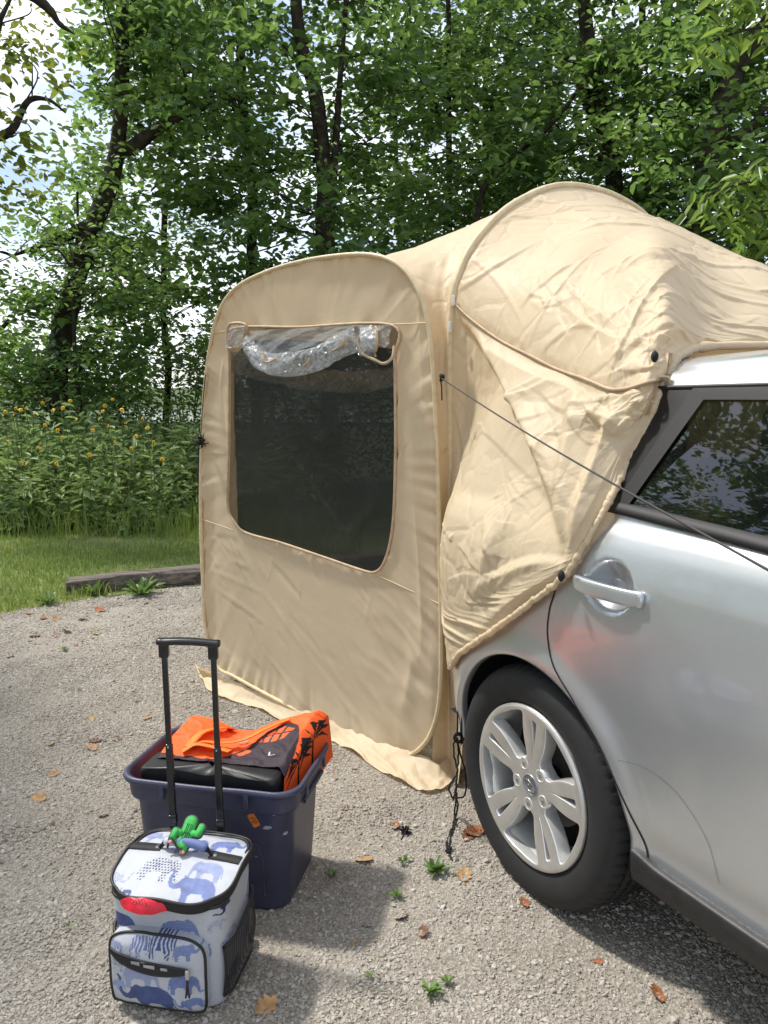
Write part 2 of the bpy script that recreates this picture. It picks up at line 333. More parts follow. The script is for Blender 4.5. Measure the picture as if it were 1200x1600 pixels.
SKYHOLES = [[(-400, -300), (112, -300), (118, 60), (96, 130), (112, 200), (88, 300), (70, 345), (-400, 330)],
            [(190, 600), (320, 585), (320, 690), (180, 690)], [(0, 335), (50, 350), (40, 440), (0, 430)], [(250, 500), (325, 470), (325, 560), (260, 560)]]
def tree(label, paths, Y, r0, crown, n_clusters, per, leaf=.115, m=OAK, name='oak_tree', hole=True, group='trees behind the tent', box_=None, limb_n=5):
    """paths: list of photo polylines (trunk first) standing at depth Y; crown = (zmin,zmax,radius)"""
    P0 = [np.array([atY(u, v, Y) for u, v in p]) if len(p[0]) == 2 else np.array(p, float) for p in paths]
    base = P0[0][0].copy(); base[2] = -.05
    if P0[0][0][2] > .2: P0[0] = np.concatenate([[base], P0[0]])
    T = thing(name, (base[0], base[1], 0), label, 'tree', group)
    trunk_pts = None
    for k, P in enumerate(P0):
        S = spline(P, 26); S[:, :2] += .05*np.stack([noise(S[:, 2]*1.1, k+3., seed=len(label)), noise(S[:, 2]*1.1, k+9., seed=len(label))], 1)*(np.arange(26) > 1)[:, None]
        rr = np.linspace(1, .45 if k == 0 else .14, 26)*r0*(1 if k == 0 else .6); rr *= 1+.10*noise(np.arange(26)*.9, k+.5)
        if k == 0: rr[:3] *= (1.45, 1.2, 1.08); trunk_pts = S
        v, f = tube(S, rr, 12); mk('trunk' if k == 0 else 'limb', v, f, BARK, T)
    allp = np.concatenate([spline(P, 40) for P in P0])
    zmin, zmax, R = crown; cl = []; tw = []
    tries = 0
    while len(cl) < n_clusters and tries < n_clusters*12:
        tries += 1
        b = allp[rng.integers(len(allp))]; z = zmin+(zmax-zmin)*rng.random()
        if box_ is not None: c = np.array([box_[0]+(box_[1]-box_[0])*rng.random(), box_[2]+(box_[3]-box_[2])*rng.random(), z])
        else:
            bi = allp[np.argmin(np.abs(allp[:, 2]-z)+.2*rng.random(len(allp)))]
            a = rng.random()*6.283; q = R*math.sqrt(rng.random())*(.55+.45*math.sin(math.pi*min(1, max(0.1, (z-zmin)/(zmax-zmin+.01)))))
            c = np.array([bi[0]+math.cos(a)*q, bi[1]+math.sin(a)*q*.8, z])
        if hole:
            u, v = pix(c)
            if any(inpoly(np.array([u]), np.array([v]), h)[0] for h in SKYHOLES): continue
        if c[1] < 6.2 and c[2] < 3.2 and abs(c[0]) < 4 and hole: continue
        cl.append(c)
    # limbs reach from the trunk to some of the clusters, twigs to the others
    lv, lf = [], []
    for i, c in enumerate(cl):
        k = np.argmin(np.linalg.norm(allp-(c-np.array([0, 0, .35*np.hypot(*(c[:2]-allp[len(allp)//2][:2]))])), axis=1)); b = allp[k]
        mid = (b+c)/2+np.array([rng.normal(0, .12), rng.normal(0, .12), .10+rng.normal(0, .1)])
        L = np.linalg.norm(c-b)
        if i < limb_n or i % 3 == 0:
            rad = min(.05, .012+.012*L) if i < limb_n else .006+.004*L
            v, f = tube(spline([b, mid, c], 9), np.linspace(rad, .005, 9), 6 if i < limb_n else 5)
            if i < limb_n: mk('limb', v, f, BARK, T)
            else: lv.append((v, f))
    if lv: tag(mk('twigs', *cat(*lv), BARK, T), kind='stuff')
    C = np.array(cl); n = len(C)*per
    rad = .22+.28*rng.random(len(C)); D = rng.normal(0, 1, (len(C), per, 3)); D /= np.linalg.norm(D, axis=2)[..., None]
    D *= rng.random((len(C), per, 1))**.45*rad[:, None, None]*np.array([1.25, 1.25, .62])
    pts = (C[:, None]+D).reshape(-1, 3); pts[:, 2] = np.maximum(pts[:, 2], .15)
    v, f = leaves(pts, leaf*np.repeat(.7+.75*rng.random(len(C)), per), tilt=.75); mk('crown', v, f, m, T); return T
tree('stout forked oak with two dark upright stems rising directly behind the tent roof', [[(514, 640), (510, 370), (499, 240), (488, 150), (470, 60), (455, -160)], [(512, 400), (521, 300), (535, 130), (550, -160)]], 11, .15, (1.6, 8.2, 2.0), 210, 46)
tree('slim straight oak trunk standing left of the forked oak', [[(398, 640), (388, 260), (376, 60), (372, -160)], [(385, 230), (350, 130), (330, 40)]], 12, .11, (1.5, 8.6, 1.8), 170, 46)
tree('leaning oak with crooked trunk at left above the yellow wildflowers', [[(88, 640), (104, 500), (148, 352), (178, 270), (191, 150), (186, -120)], [(150, 350), (90, 375), (20, 400)], [(185, 240), (260, 190), (330, 165)]], 10.5, .17, (1.5, 7.4, 1.6), 165, 46, leaf=.105)
tree('thin young tree beside the leaning oak trunk at left', [[(127, 660), (122, 480), (117, 300)]], 10, .035, (1.3, 3.6, 1.1), 42, 40, leaf=.09)
tree('dark oak trunk rising behind the peak of the tent hoop', [[(968, 640), (962, 290), (944, 200), (925, 80), (890, -160)], [(950, 230), (915, 130), (905, 60), (930, -60)]], 11.5, .17, (1.6, 8.4, 2.1), 220, 46)
tree('narrow oak stem just right of the tent hoop peak', [[(1020, 640), (1008, 290), (994, 200), (1004, 40), (1000, -120)]], 12.4, .09, (1.6, 8.6, 1.7), 150, 46)
tree('thick oak leaning right behind the car roof', [[(1062, 640), (1086, 350), (1110, 220), (1150, 110), (1212, 20), (1290, -90)], [(1105, 240), (1160, 215), (1215, 150)]], 10, .19, (1.6, 7.6, 2.1), 220, 46)
tree('thin slanting tree crossing the gap above the middle of the tent', [[(722, 640), (745, 330), (800, 250), (868, 190), (915, 128)]], 11, .055, (1.8, 6.0, 1.3), 90, 44)
tree('slender dark stem above the tent roof nearest the slanting tree', [[(706, 640), (705, 200), (699, -100)], [(705, 200), (650, 100), (640, 20)]], 13, .07, (1.8, 9, 1.7), 150, 46)
tree('slender dark stem with a leafy top above the middle of the tent', [[(764, 640), (762, 150), (768, -100)]], 13.6, .075, (1.8, 9.2, 1.8), 150, 46)
tree('slim tree deep in the wood right of the forked oak', [[(628, 640), (622, 200), (612, -80)]], 14.5, .06, (1.6, 9.4, 1.9), 150, 44)
tree('oak at the far right edge behind the car', [[(1205, 640), (1182, 300), (1215, 180), (1250, -60)]], 11.6, .13, (1.5, 8, 2.1), 190, 46)
tree('slim tree between the leaning oak and the slim straight oak', [[(262, 640), (255, 380), (268, 200), (250, -80)]], 13, .07, (1.9, 8.8, 1.9), 175, 46)
tree('low spreading tree at far left behind the wildflowers', [[(-60, 640), (-30, 560), (20, 500)]], 12, .07, (1.0, 3.0, 1.5), 45, 40, leaf=.10)
tree('dense tree far back between the oaks right of centre', [[(860, 640), (858, 200), (850, -120)]], 15, .09, (1.6, 9.6, 2.2), 200, 46)
# oak at the left whose limbs reach into the frame
tree('yellowing oak at the left edge with crooked bare limbs against the sky', [[(-4.9, 8.2, -.05), (-4.8, 8.2, 2.4), (-4.6, 8.2, 4.2), (-4.7, 8.1, 6.4)], [atY(-120, 260, 8.2), atY(-20, 222, 8.2), atY(18, 205, 8.2), atY(40, 160, 8.2), atY(72, 158, 8.2), atY(100, 178, 8.2)], [atY(-140, 130, 8.2), atY(-20, 60, 8.2), atY(2, 25, 8.2), atY(26, -20, 8.2)], [atY(40, -14, 8.2), atY(72, 14, 8.2), atY(88, 36, 8.2), atY(112, 52, 8.2)]], 8.2, .10, (3.5, 5.4, .8), 40, 38, leaf=.10, m=OAKY, hole=False, box_=(-5.4, -3.42, 7.7, 8.7), limb_n=3, group='trees at the left')
# trees standing left of the view, mirrored in the car window
for k, (x, y, h) in enumerate(((-7.0, .3, 11.6), (-7.8, 2.7, 12.2), (-7.8, 5.0, 10.2), (-10.5, 1.4, 13.5), (-10.5, 3.9, 13), (-7.4, -2.6, 11.6))):
    tree('leafy oak left of the view that shows mirrored in the car window', [[(x, y, -.05), (x+.1, y, 2), (x-.1, y+.2, 4), (x, y, h-1)]], y, .15, (1.2, h, 2.3), 165, 44, leaf=.12, hole=False, group='trees mirrored in the car window')
# understorey shrubs closing the wood behind the tent
SHRUB = leafmat('shrub_leaf', (.04, .09, .022), (.10, .185, .045), (.28, .45, .08), .42, .45)
def shrub(label, x, y, w_, h, nc, per, leaf=.085, z0=.25, m=None, group='shrubs under the trees'):
    T = thing('woodland_shrub', (x, y, 0), label, 'shrub', group)
    st = []
    for k in range(6):
        a = rng.random()*6.283; e = np.array([x+math.cos(a)*w_*.5, y+math.sin(a)*w_*.35, h*(.55+.4*rng.random())])
        st.append(tube(spline([(x, y, -.03), (x*.6+e[0]*.4, y*.6+e[1]*.4, h*.4), e], 7), np.linspace(.018, .005, 7), 5))
    mk('stems', *cat(*st), BARK, T)
    C = np.stack([x+rng.normal(0, w_*.42, nc), y+rng.normal(0, w_*.3, nc), z0+(h-z0)*rng.random(nc)**.8], -1)
    D = rng.normal(0, .17, (nc, per, 3))*np.array([1.2, 1.2, .8]); pts = (C[:, None]+D).reshape(-1, 3); pts[:, 2] = np.maximum(pts[:, 2], .05)
    v, f = leaves(pts, leaf, tilt=.7); mk('foliage', v, f, m or SHRUB, T)
SH = [(-1.9, 11.2, 1.1, 2.3), (-.7, 10.9, 1.1, 2.6), (.6, 11.3, 1.2, 2.5), (1.9, 10.8, 1.2, 2.4), (3.1, 11.0, 1.2, 2.5), (4.4, 10.5, 1.2, 2.4), (5.6, 11.2, 1.3, 2.6), (-6.6, 12.2, 1.2, 1.9), (-4.6, 11.6, .9, 1.7), (-3.2, 12.6, 1.3, 2.6), (-1.4, 13.2, 1.4, 3.2), (.4, 13.4, 1.4, 3.3), (2.4, 13.2, 1.4, 3.3), (4.2, 13.2, 1.4, 3.3), (6.6, 13.0, 1.4, 3.2), (-5.6, 13.4, 1.3, 2.7), (-3.75, 11.2, .8, 1.75), (-5.4, 11.0, .9, 1.7)]
WHERE = ['behind the left half of the tent window panel', 'behind the tent below the forked oak', 'behind the tent roof below the slim stems', 'behind the middle of the tent roof', 'behind the tent hoop peak', 'behind the car roof below the leaning right oak', 'at the far right behind the car', 'at the far left edge behind the wildflowers', 'at left under the leaning oak', 'deep in the wood right of the leaning oak', 'deep in the wood left of the forked oak', 'deep in the wood right of the forked oak', 'deep in the wood above the tent middle', 'deep in the wood behind the tent hoop', 'deep in the wood at the right edge', 'deep in the wood at the left edge', 'behind the wildflowers just left of the tent', 'behind the wildflowers at the leaning oak foot']
for q, wh in zip(SH, WHERE): shrub('leafy green woodland shrub '+wh, *q, 60, 40)
# wildflower meadow: uncountable leafy stems, one mass
MEAD = leafmat('meadow_leaf', (.10, .165, .06), (.25, .35, .145), (.36, .50, .16), .42, .5)
def meadow():
    n = 2700; x = -7.6+7.0*rng.random(n); y = 7.55+3.0*rng.random(n)
    front = 7.75+.35*noise(x*1.1, 3.3, seed=4)+.25*noise(x*3, 1.3, seed=5)+.35*np.clip(x+3.4, 0, 3)/3
    k = y > front; x, y, front = x[k], y[k], front[k]; n = len(x)
    h = np.clip(.34+.60*np.clip((y-front)/1.5, 0, 1)+.22*rng.normal(0, 1, n), .2, 1.35)*np.where(x > -2.9, .86, 1)
    z0 = lz(x, y); lean = rng.normal(0, .12, (n, 2)); per = 15
    tt = (np.arange(per)+rng.random((n, per)))/per
    C = np.stack([x[:, None]+lean[:, :1]*tt*h[:, None], y[:, None]+lean[:, 1:]*tt*h[:, None], z0[:, None]+h[:, None]*(.12+.88*tt)], -1)
    v, f = leaves(C.reshape(-1, 3)+rng.normal(0, .015, (n*per, 3)), .125, asp=.36, tilt=.45, droop=.15)
    # stems
    b = np.stack([x, y, z0], -1); tp = np.stack([x+lean[:, 0]*h, y+lean[:, 1]*h, z0+h], -1); d = np.array([.0035, 0, 0])
    sv = np.stack([b-d, b+d, tp+d*.5, tp-d*.5], 1).reshape(-1, 3); sf = np.arange(4*n).reshape(-1, 4)
    V = np.concatenate([v, sv]); F = np.concatenate([f, sf+len(v)])
    tag(mk('meadow_plants', V, F, MEAD), 'tall tangle of grey-green wildflower stems and leaves behind the lawn', 'wild plants', kind='stuff')
meadow()
n = 9000; x = -7.4+6.9*rng.random(n); y = 7.4+1.6*rng.random(n)
blades('tall_grass', x, y, lz(x, y), .14+.22*rng.random(n), .003*np.ones(n), GRASS, 'tall uncut grass at the front of the wildflower meadow', .5)
# single yellow flowers on their stems
PET = simple('yellow_petal', (.80, .47, .02), .6, nscale=30, nvar=.15); EYE = simple('flower_eye', (.16, .09, .02), .8, nscale=60); STEM = simple('flower_stem', (.08, .13, .04), .7, nscale=20)
fl = [(90, 672), (24, 638), (300, 0), (97, 684), (164, 634), (176, 624), (196, 660), (33, 724), (88, 724), (140, 710), (52, 648), (98, 637), (160, 642), (145, 672), (40, 637), (32, 640), (8, 643), (20, 648), (82, 641), (222, 655), (253, 718), (212, 682), (168, 665), (190, 640)]
fl = [q for q in fl if q[1] > 0]+[(12, 690), (60, 700), (118, 655), (205, 700), (240, 690), (110, 626), (66, 630), (230, 668), (180, 690), (70, 664)]
FW = ['lowest left of the meadow', 'in the left middle of the meadow']
used_ = {}
def flower_place(u, v):
    order = sorted(fl); i = order.index((u, v)); row = 'top edge of the meadow' if v < 650 else ('upper part of the meadow' if v < 690 else 'lower front of the meadow')
    same = [q for q in order if (q[1] < 650, q[1] < 690) == (v < 650, v < 690)]; j = same.index((u, v))
    nth = ['leftmost', 'second from the left', 'third from the left', 'fourth from the left', 'fifth from the left', 'sixth from the left', 'seventh from the left', 'eighth from the left', 'ninth from the left', 'tenth from the left', 'eleventh from the left', 'twelfth from the left', 'thirteenth from the left', 'fourteenth from the left']
    return nth[j]+' along the '+row
for k, (u, v) in enumerate(fl):
    Yd = 7.6 if v > 700 else (7.9 if v > 655 else 8.3); hd = atY(u, v, Yd); g0 = float(lz(hd[0], hd[1]))
    T = thing('yellow_wildflower', (hd[0], hd[1], g0), 'yellow daisy-like wildflower, '+flower_place(u, v), 'flower', 'yellow wildflowers in the meadow')
    base = np.array([hd[0]+rng.normal(0, .05), hd[1]+.05, g0])
    mk('stem', *tube(spline([base, (base+hd)/2+rng.normal(0, .02, 3), hd], 8), np.linspace(.005, .003, 8), 5), STEM, T)
    fn = np.array([rng.normal(0, .4), -1, rng.normal(.5, .3)]); fn /= np.linalg.norm(fn); a1 = np.cross(fn, [0, 0, 1.]); a1 /= np.linalg.norm(a1); a2 = np.cross(fn, a1)
    V, F = [], []; sc = .55+.35*rng.random()
    for j in range(11):
        an = j/11*6.283+rng.normal(0, .08); dr = math.cos(an)*a1+math.sin(an)*a2; sd = -math.sin(an)*a1+math.cos(an)*a2; L = .034*sc*(.85+.3*rng.random()); i = len(V)
        V += [hd+dr*.005, hd+dr*L*.55+sd*.008*sc-fn*.002, hd+dr*L-fn*.009, hd+dr*L*.55-sd*.008*sc-fn*.002]; F.append([i, i+1, i+2, i+3])
    mk('petals', V, F, PET, T, smooth=False)
    ev, ef = tube([hd-fn*.004, hd+fn*.004, hd+fn*.009], [.006*sc, .007*sc, .003], 8); mk('flower_eye', ev, ef, EYE, T)
# young ash at the right whose leaflets hang into the frame
def ash():
    T = thing('young_ash_tree', (3.35, 4.7, 0), 'young tree at right edge with bright green drooping leaflets', 'tree')
    mk('trunk', *tube(spline([(3.35, 4.7, -.05), (3.3, 4.75, 1.4), (3.4, 4.7, 2.6), (3.2, 4.7, 4.2)], 24), np.linspace(.06, .02, 24), 10), BARK, T)
    allV, allF, n0 = [], [], 0; tips = []
    paths = [[(3.38, 4.7, 2.4), atY(1290, 60, 4.7), atY(1200, 42, 4.6), atY(1120, 62, 4.55), atY(1092, 92, 4.5)], [(3.36, 4.7, 3.0), atY(1270, 0, 4.7), atY(1180, -5, 4.6), atY(1130, 10, 4.55)], [(3.3, 4.75, 1.8), atY(1290, 330, 4.7), atY(1200, 285, 4.6), atY(1120, 298, 4.55), atY(1096, 318, 4.5)],
             [(3.3, 4.75, 1.7), atY(1280, 350, 4.7), atY(1190, 330, 4.62), atY(1140, 350, 4.6)], [(3.3, 4.75, 1.9), atY(1290, 250, 4.7), atY(1205, 258, 4.6), atY(1160, 262, 4.6)], [(3.3, 4.75, 1.6), atY(1280, 390, 4.7), atY(1200, 372, 4.6), atY(1165, 392, 4.6)], [(3.3, 4.75, 2.0), (3.9, 4.6, 2.4), (4.5, 4.4, 2.4)], [(3.3, 4.75, 2.3), (3.6, 5.3, 2.9), (3.9, 5.8, 3.0)]]
    pts = []
    for p in paths:
        S = spline(p, 16); mk('limb', *tube(S, np.linspace(.014, .003, 16), 6), BARK, T)
        k0 = 6 if len(p) > 3 else 4
        for s in S[k0:]:
            for q in range(6): pts.append(s+rng.normal(0, .045, 3)+np.array([0, 0, -.02]))
    v, f = leaves(np.array(pts), .115, asp=.34, tilt=.5, droop=.65); tag(mk('leaflets', v, f, ASHL, T), kind='stuff')
ash()
# leafy plants at the foot of the timber
WEED = leafmat('broad_weed_leaf', (.08, .15, .04), (.16, .26, .07), (.26, .40, .09), .3, .45)
def rosette(label, P, R, h, n, leaf, name='leafy_weed', asp=.5, group=None, catg='plant'):
    T = thing(name, tuple(P), label, catg, group); a = rng.random(n)*6.283; e = .25+.9*rng.random(n); L = R*(.5+.5*rng.random(n))
    tip = np.stack([P[0]+np.cos(a)*np.cos(e)*L, P[1]+np.sin(a)*np.cos(e)*L, P[2]+np.sin(e)*L*h/R+.004], -1)
    V, F = [], []
    for k in range(n):
        b = np.array(P)+np.array([0, 0, .002]); d = tip[k]-b; sd = np.cross(d, [0, 0, 1.]); sd /= np.linalg.norm(sd)+1e-9; w2 = leaf*asp*(.7+.5*rng.random()); up = np.array([0, 0, .12*L[k]]); i = len(V)
        V += [b, b+d*.35+sd*w2*.55+up*.5, b+d*.7+sd*w2*.6+up, tip[k], b+d*.7-sd*w2*.6+up, b+d*.35-sd*w2*.55+up*.5, b+d*.5+up*.4]; F += [[i, i+1, i+6], [i+1, i+2, i+6], [i+2, i+3, i+6], [i+3, i+4, i+6], [i+4, i+5, i+6], [i+5, i, i+6]]
    mk('leaves', V, F, WEED, T); return T
rosette('broad-leaved green weed at the foot of the timber edging', G(222, 930), .20, .16, 38, .055)
rosette('smaller leafy weed at the timber end among grass', G(150, 930), .15, .15, 20, .05)
rosette('low weed at the grass edge left of the timber', G(75, 945), .14, .1, 22, .05)
rosette('broad-leaved plant in front of the meadow at centre left', G(160, 800), .34, .4, 42, .11)
rosette('broad-leaved plant in the lawn at far left', G(75, 808), .30, .32, 34, .10)
rosette('broad-leaved plant beside the tent edge in the meadow', G(262, 790), .34, .36, 40, .11)
for k, (u, v, R, wd) in enumerate(((680, 1362, .075, 'largest green weed sprig in the gravel left of the wheel'), (630, 1348, .035, 'small green sprig above the largest sprig in the gravel'), (620, 1402, .04, 'small green sprig below the largest sprig in the gravel'), (518, 1370, .035, 'small green sprig right of the blue tub'), (672, 1550, .055, 'green sprig near the bottom edge of the gravel'), (700, 1535, .03, 'tiny sprig beside the bottom green sprig'), (578, 1528, .025, 'tiny weed in the gravel at bottom middle'), (100, 1016, .05, 'low green weed among fallen leaves at left'), (108, 1448, .02, 'tiny weed left of the cooler bag'))):
    R *= .88
    rosette(wd, G(u, v, .012), R, R*.6, 26 if R > .05 else (16 if R > .025 else 8), R*.34, 'weed_sprig', .5, 'weed sprigs in the gravel')

# ------------------------------------------------------------------ timber edging
def timber():
    m, t, p, o = mat('weathered_timber'); c = N_(t, 'TexCoord'); mpg = N_(t, 'Mapping'); mpg.inputs['Scale'].default_value = (2.5, 22, 22)
    t.links.new(c.outputs['Object'], mpg.inputs['Vector']); n = N_(t, 'TexNoise', Scale=1.6, Detail=8., Roughness=.7); t.links.new(mpg.outputs['Vector'], n.inputs['Vector'])
    t.links.new(ramp(t, n.outputs['Fac'], [(.32, (.035, .03, .026)), (.5, (.15, .125, .105)), (.72, (.29, .25, .21))]), p.inputs['Base Color']); p.inputs['Roughness'].default_value = .9; bump(t, p, n.outputs['Fac'], .9, .02)
    a, b = G(104, 932), G(335, 912); a, b = np.array([a[0], a[1], 0]), np.array([b[0], b[1], 0]); d = (b-a); d = np.concatenate([d[:2], [0]]); L = np.linalg.norm(d)+1.6; d /= np.linalg.norm(d); s = np.array([-d[1], d[0], 0])
    n_, k = 90, 28; th = np.linspace(0, 2*np.pi, k, endpoint=False); sx = np.sign(np.cos(th))*np.abs(np.cos(th))**.45*.085; sz = np.sign(np.sin(th))*np.abs(np.sin(th))**.45*.062
    V = []
    for i in range(n_):
        q = i/(n_-1)*L; w2 = 1+.10*noise(th*2, q*3., seed=9)+.05*noise(th*9, q*5., seed=8); sh = 1 if 0 < i < n_-1 else .86
        V.append(a+d*q+s*(.085+sx*w2*sh)[:, None]+np.array([0, 0, 1.])*(.06+sz*w2*sh+.012*noise(q*2., .5))[:, None])
    F = gridf(n_, k, False, True).tolist()+[list(range(k))[::-1], [(n_-1)*k+i for i in range(k)]]
    tag(mk('timber_edging', np.concatenate(V), F, m, origin=a), 'weathered grey squared timber lying between lawn and gravel', 'timber')
timber()

# ================================================================== the car
YAW = math.radians(28.3); AX = np.array([-math.sin(YAW), math.cos(YAW), 0]); NO = np.array([-math.cos(YAW), -math.sin(YAW), 0]); W0 = np.array([.391, 1.970, 0.])
UP = np.array([0, 0, 1.]); FRONT = -2.57; WIDTH = 1.80
def cw(s, t, z):                                   # car coordinates: rearward from the rear axle, outward, up
    s, t, z = np.broadcast_arrays(np.asarray(s, float), t, z)
    return W0+s[..., None]*AX+t[..., None]*NO+z[..., None]*UP
def carpt(u, v, off): return onplane(u, v, W0+NO*off, NO)
def carsz(u, v, off):
    P = carpt(u, v, off)-W0; return float(P@AX), float(P[2])
def pchip(xk, yk):
    xk = np.array(xk, float); yk = np.array(yk, float); h = np.diff(xk); dl = np.diff(yk)/h; m_ = np.zeros_like(yk)
    m_[1:-1] = np.where(dl[:-1]*dl[1:] > 0, 2*dl[:-1]*dl[1:]/(dl[:-1]+dl[1:]+1e-12), 0); m_[0] = dl[0]; m_[-1] = dl[-1]
    def f(x):
        x = np.asarray(x, float); i = np.clip(np.searchsorted(xk, x)-1, 0, len(xk)-2); q = (x-xk[i])/h[i]
        return (2*q**3-3*q**2+1)*yk[i]+(q**3-2*q**2+q)*h[i]*m_[i]+(-2*q**3+3*q**2)*yk[i+1]+(q**3-q**2)*h[i]*m_[i+1]
    return f
PROF = pchip([.18, .27, .34, .46, .62, .76, .88, .96, 1.02, 1.06, 1.10, 1.13, 1.25, 1.37, 1.405, 1.44, 1.468], [-.06, -.035, -.022, -.008, .008, .021, .027, .022, .008, -.012, -.040, -.052, -.105, -.160, -.176, -.200, -.236])
ROOFZ = pchip([-.90, -.60, -.40, -.30, -.236], [1.515, 1.511, 1.499, 1.486, 1.468])
ENDR = pchip([-9, .30, .38, .44, .50, .60, .67, .69], [0, 0, .012, .045, .085, .150, .225, .30]); ENDF = pchip([-3.36, -3.3, -3.15, -2.9, -2.6, 9], [.5, .34, .15, .04, 0, 0])
AR = .366; AZ = .335
def side_t(s, z, dents=True):
    t = PROF(z)-ENDR(s)-ENDF(s)
    for c in (0, FRONT):
        d = np.sqrt((s-c)**2+(np.maximum(z, AZ)-AZ)**2)-AR; t = t+.013*np.exp(-(d/.045)**2)*(np.asarray(z) < 1.0)
    if dents:
        e = ((np.asarray(s)+.292)/.075)**2+((np.asarray(z)-.952)/.062)**2; t = t-.032*np.clip(1.08-e, 0, 1)**1.3
    return t-.01*np.exp(-((np.asarray(z)-.36)/.05)**2)
def belt(s): return 1.108+.055*np.clip(np.asarray(s)+.25, -2.4, .6)*np.where(np.asarray(s) > -.25, .6, 1.)
def roofdrop(s): return -.030*((np.asarray(s)+1.0)/1.2)**2
def surfn(fn, s, z, e=.004):
    a = fn(s+e, z)-fn(s-e, z); b = fn(s, z+e)-fn(s, z-e); n = np.cross(a, b); n /= np.linalg.norm(n, axis=-1)[..., None]+1e-12
    sg = np.sign((n@NO)); return n*np.where(sg == 0, 1, sg)[..., None]
mp_, t, p, o = mat('silver_paint'); p.inputs['Base Color'].default_value = (.56, .58, .60, 1); p.inputs['Metallic'].default_value = .72; p.inputs['Roughness'].default_value = .30; p.inputs['Coat Weight'].default_value = .8; p.inputs['Coat Roughness'].default_value = .04
c = N_(t, 'TexCoord'); n = N_(t, 'TexNoise', Scale=900., Detail=2.); t.links.new(c.outputs['Object'], n.inputs['Vector']); t.links.new(ramp(t, n.outputs['Fac'], [(.3, (.56, .585, .61)), (.7, (.66, .685, .71))]), p.inputs['Base Color'])
n2 = N_(t, 'TexNoise', Scale=3., Detail=6.); t.links.new(c.outputs['Object'], n2.inputs['Vector']); rr_ = ramp(t, n2.outputs['Fac'], [(.2, (.25,)*3), (.8, (.33,)*3)])
PAINT = mp_
BLACKP = simple('black_trim', (.013, .0125, .014), .5, nscale=40, nvar=.2, bscale=300, bstr=.1); GREYTRIM = simple('satin_grey_trim', (.012, .012, .013), .6, bscale=500, bstr=.08); GLOSSB = simple('gloss_black_pillar', (.005, .005, .006), .45, nscale=12)
DARK = simple('wheel_well_liner', (.012, .012, .012), .95, nscale=20, bscale=60, bstr=.4); SEAT = simple('seat_cloth', (.035, .035, .038), .9, nscale=60); GAP = simple('shut_line', (.012, .012, .013), .8, nscale=30)
mg, t, p, o = mat('tinted_glass'); p.inputs['Base Color'].default_value = (.006, .007, .007, 1); p.inputs['Roughness'].default_value = .015; p.inputs['IOR'].default_value = 1.85; p.inputs['Specular IOR Level'].default_value = .6
c = N_(t, 'TexCoord'); n = N_(t, 'TexNoise', Scale=5., Detail=1.); t.links.new(c.outputs['Object'], n.inputs['Vector']); bump(t, p, n.outputs['Fac'], .02, .01)
tr = N_(t, 'BsdfTransparent', Color=(.42, .46, .40, 1)); ms = N_(t, 'MixShader', Fac=.86); t.links.new(tr.outputs['BSDF'], ms.inputs[1]); t.links.new(p.outputs['BSDF'], ms.inputs[2]); t.links.new(ms.outputs['Shader'], o.inputs['Surface']); GLASS = mg

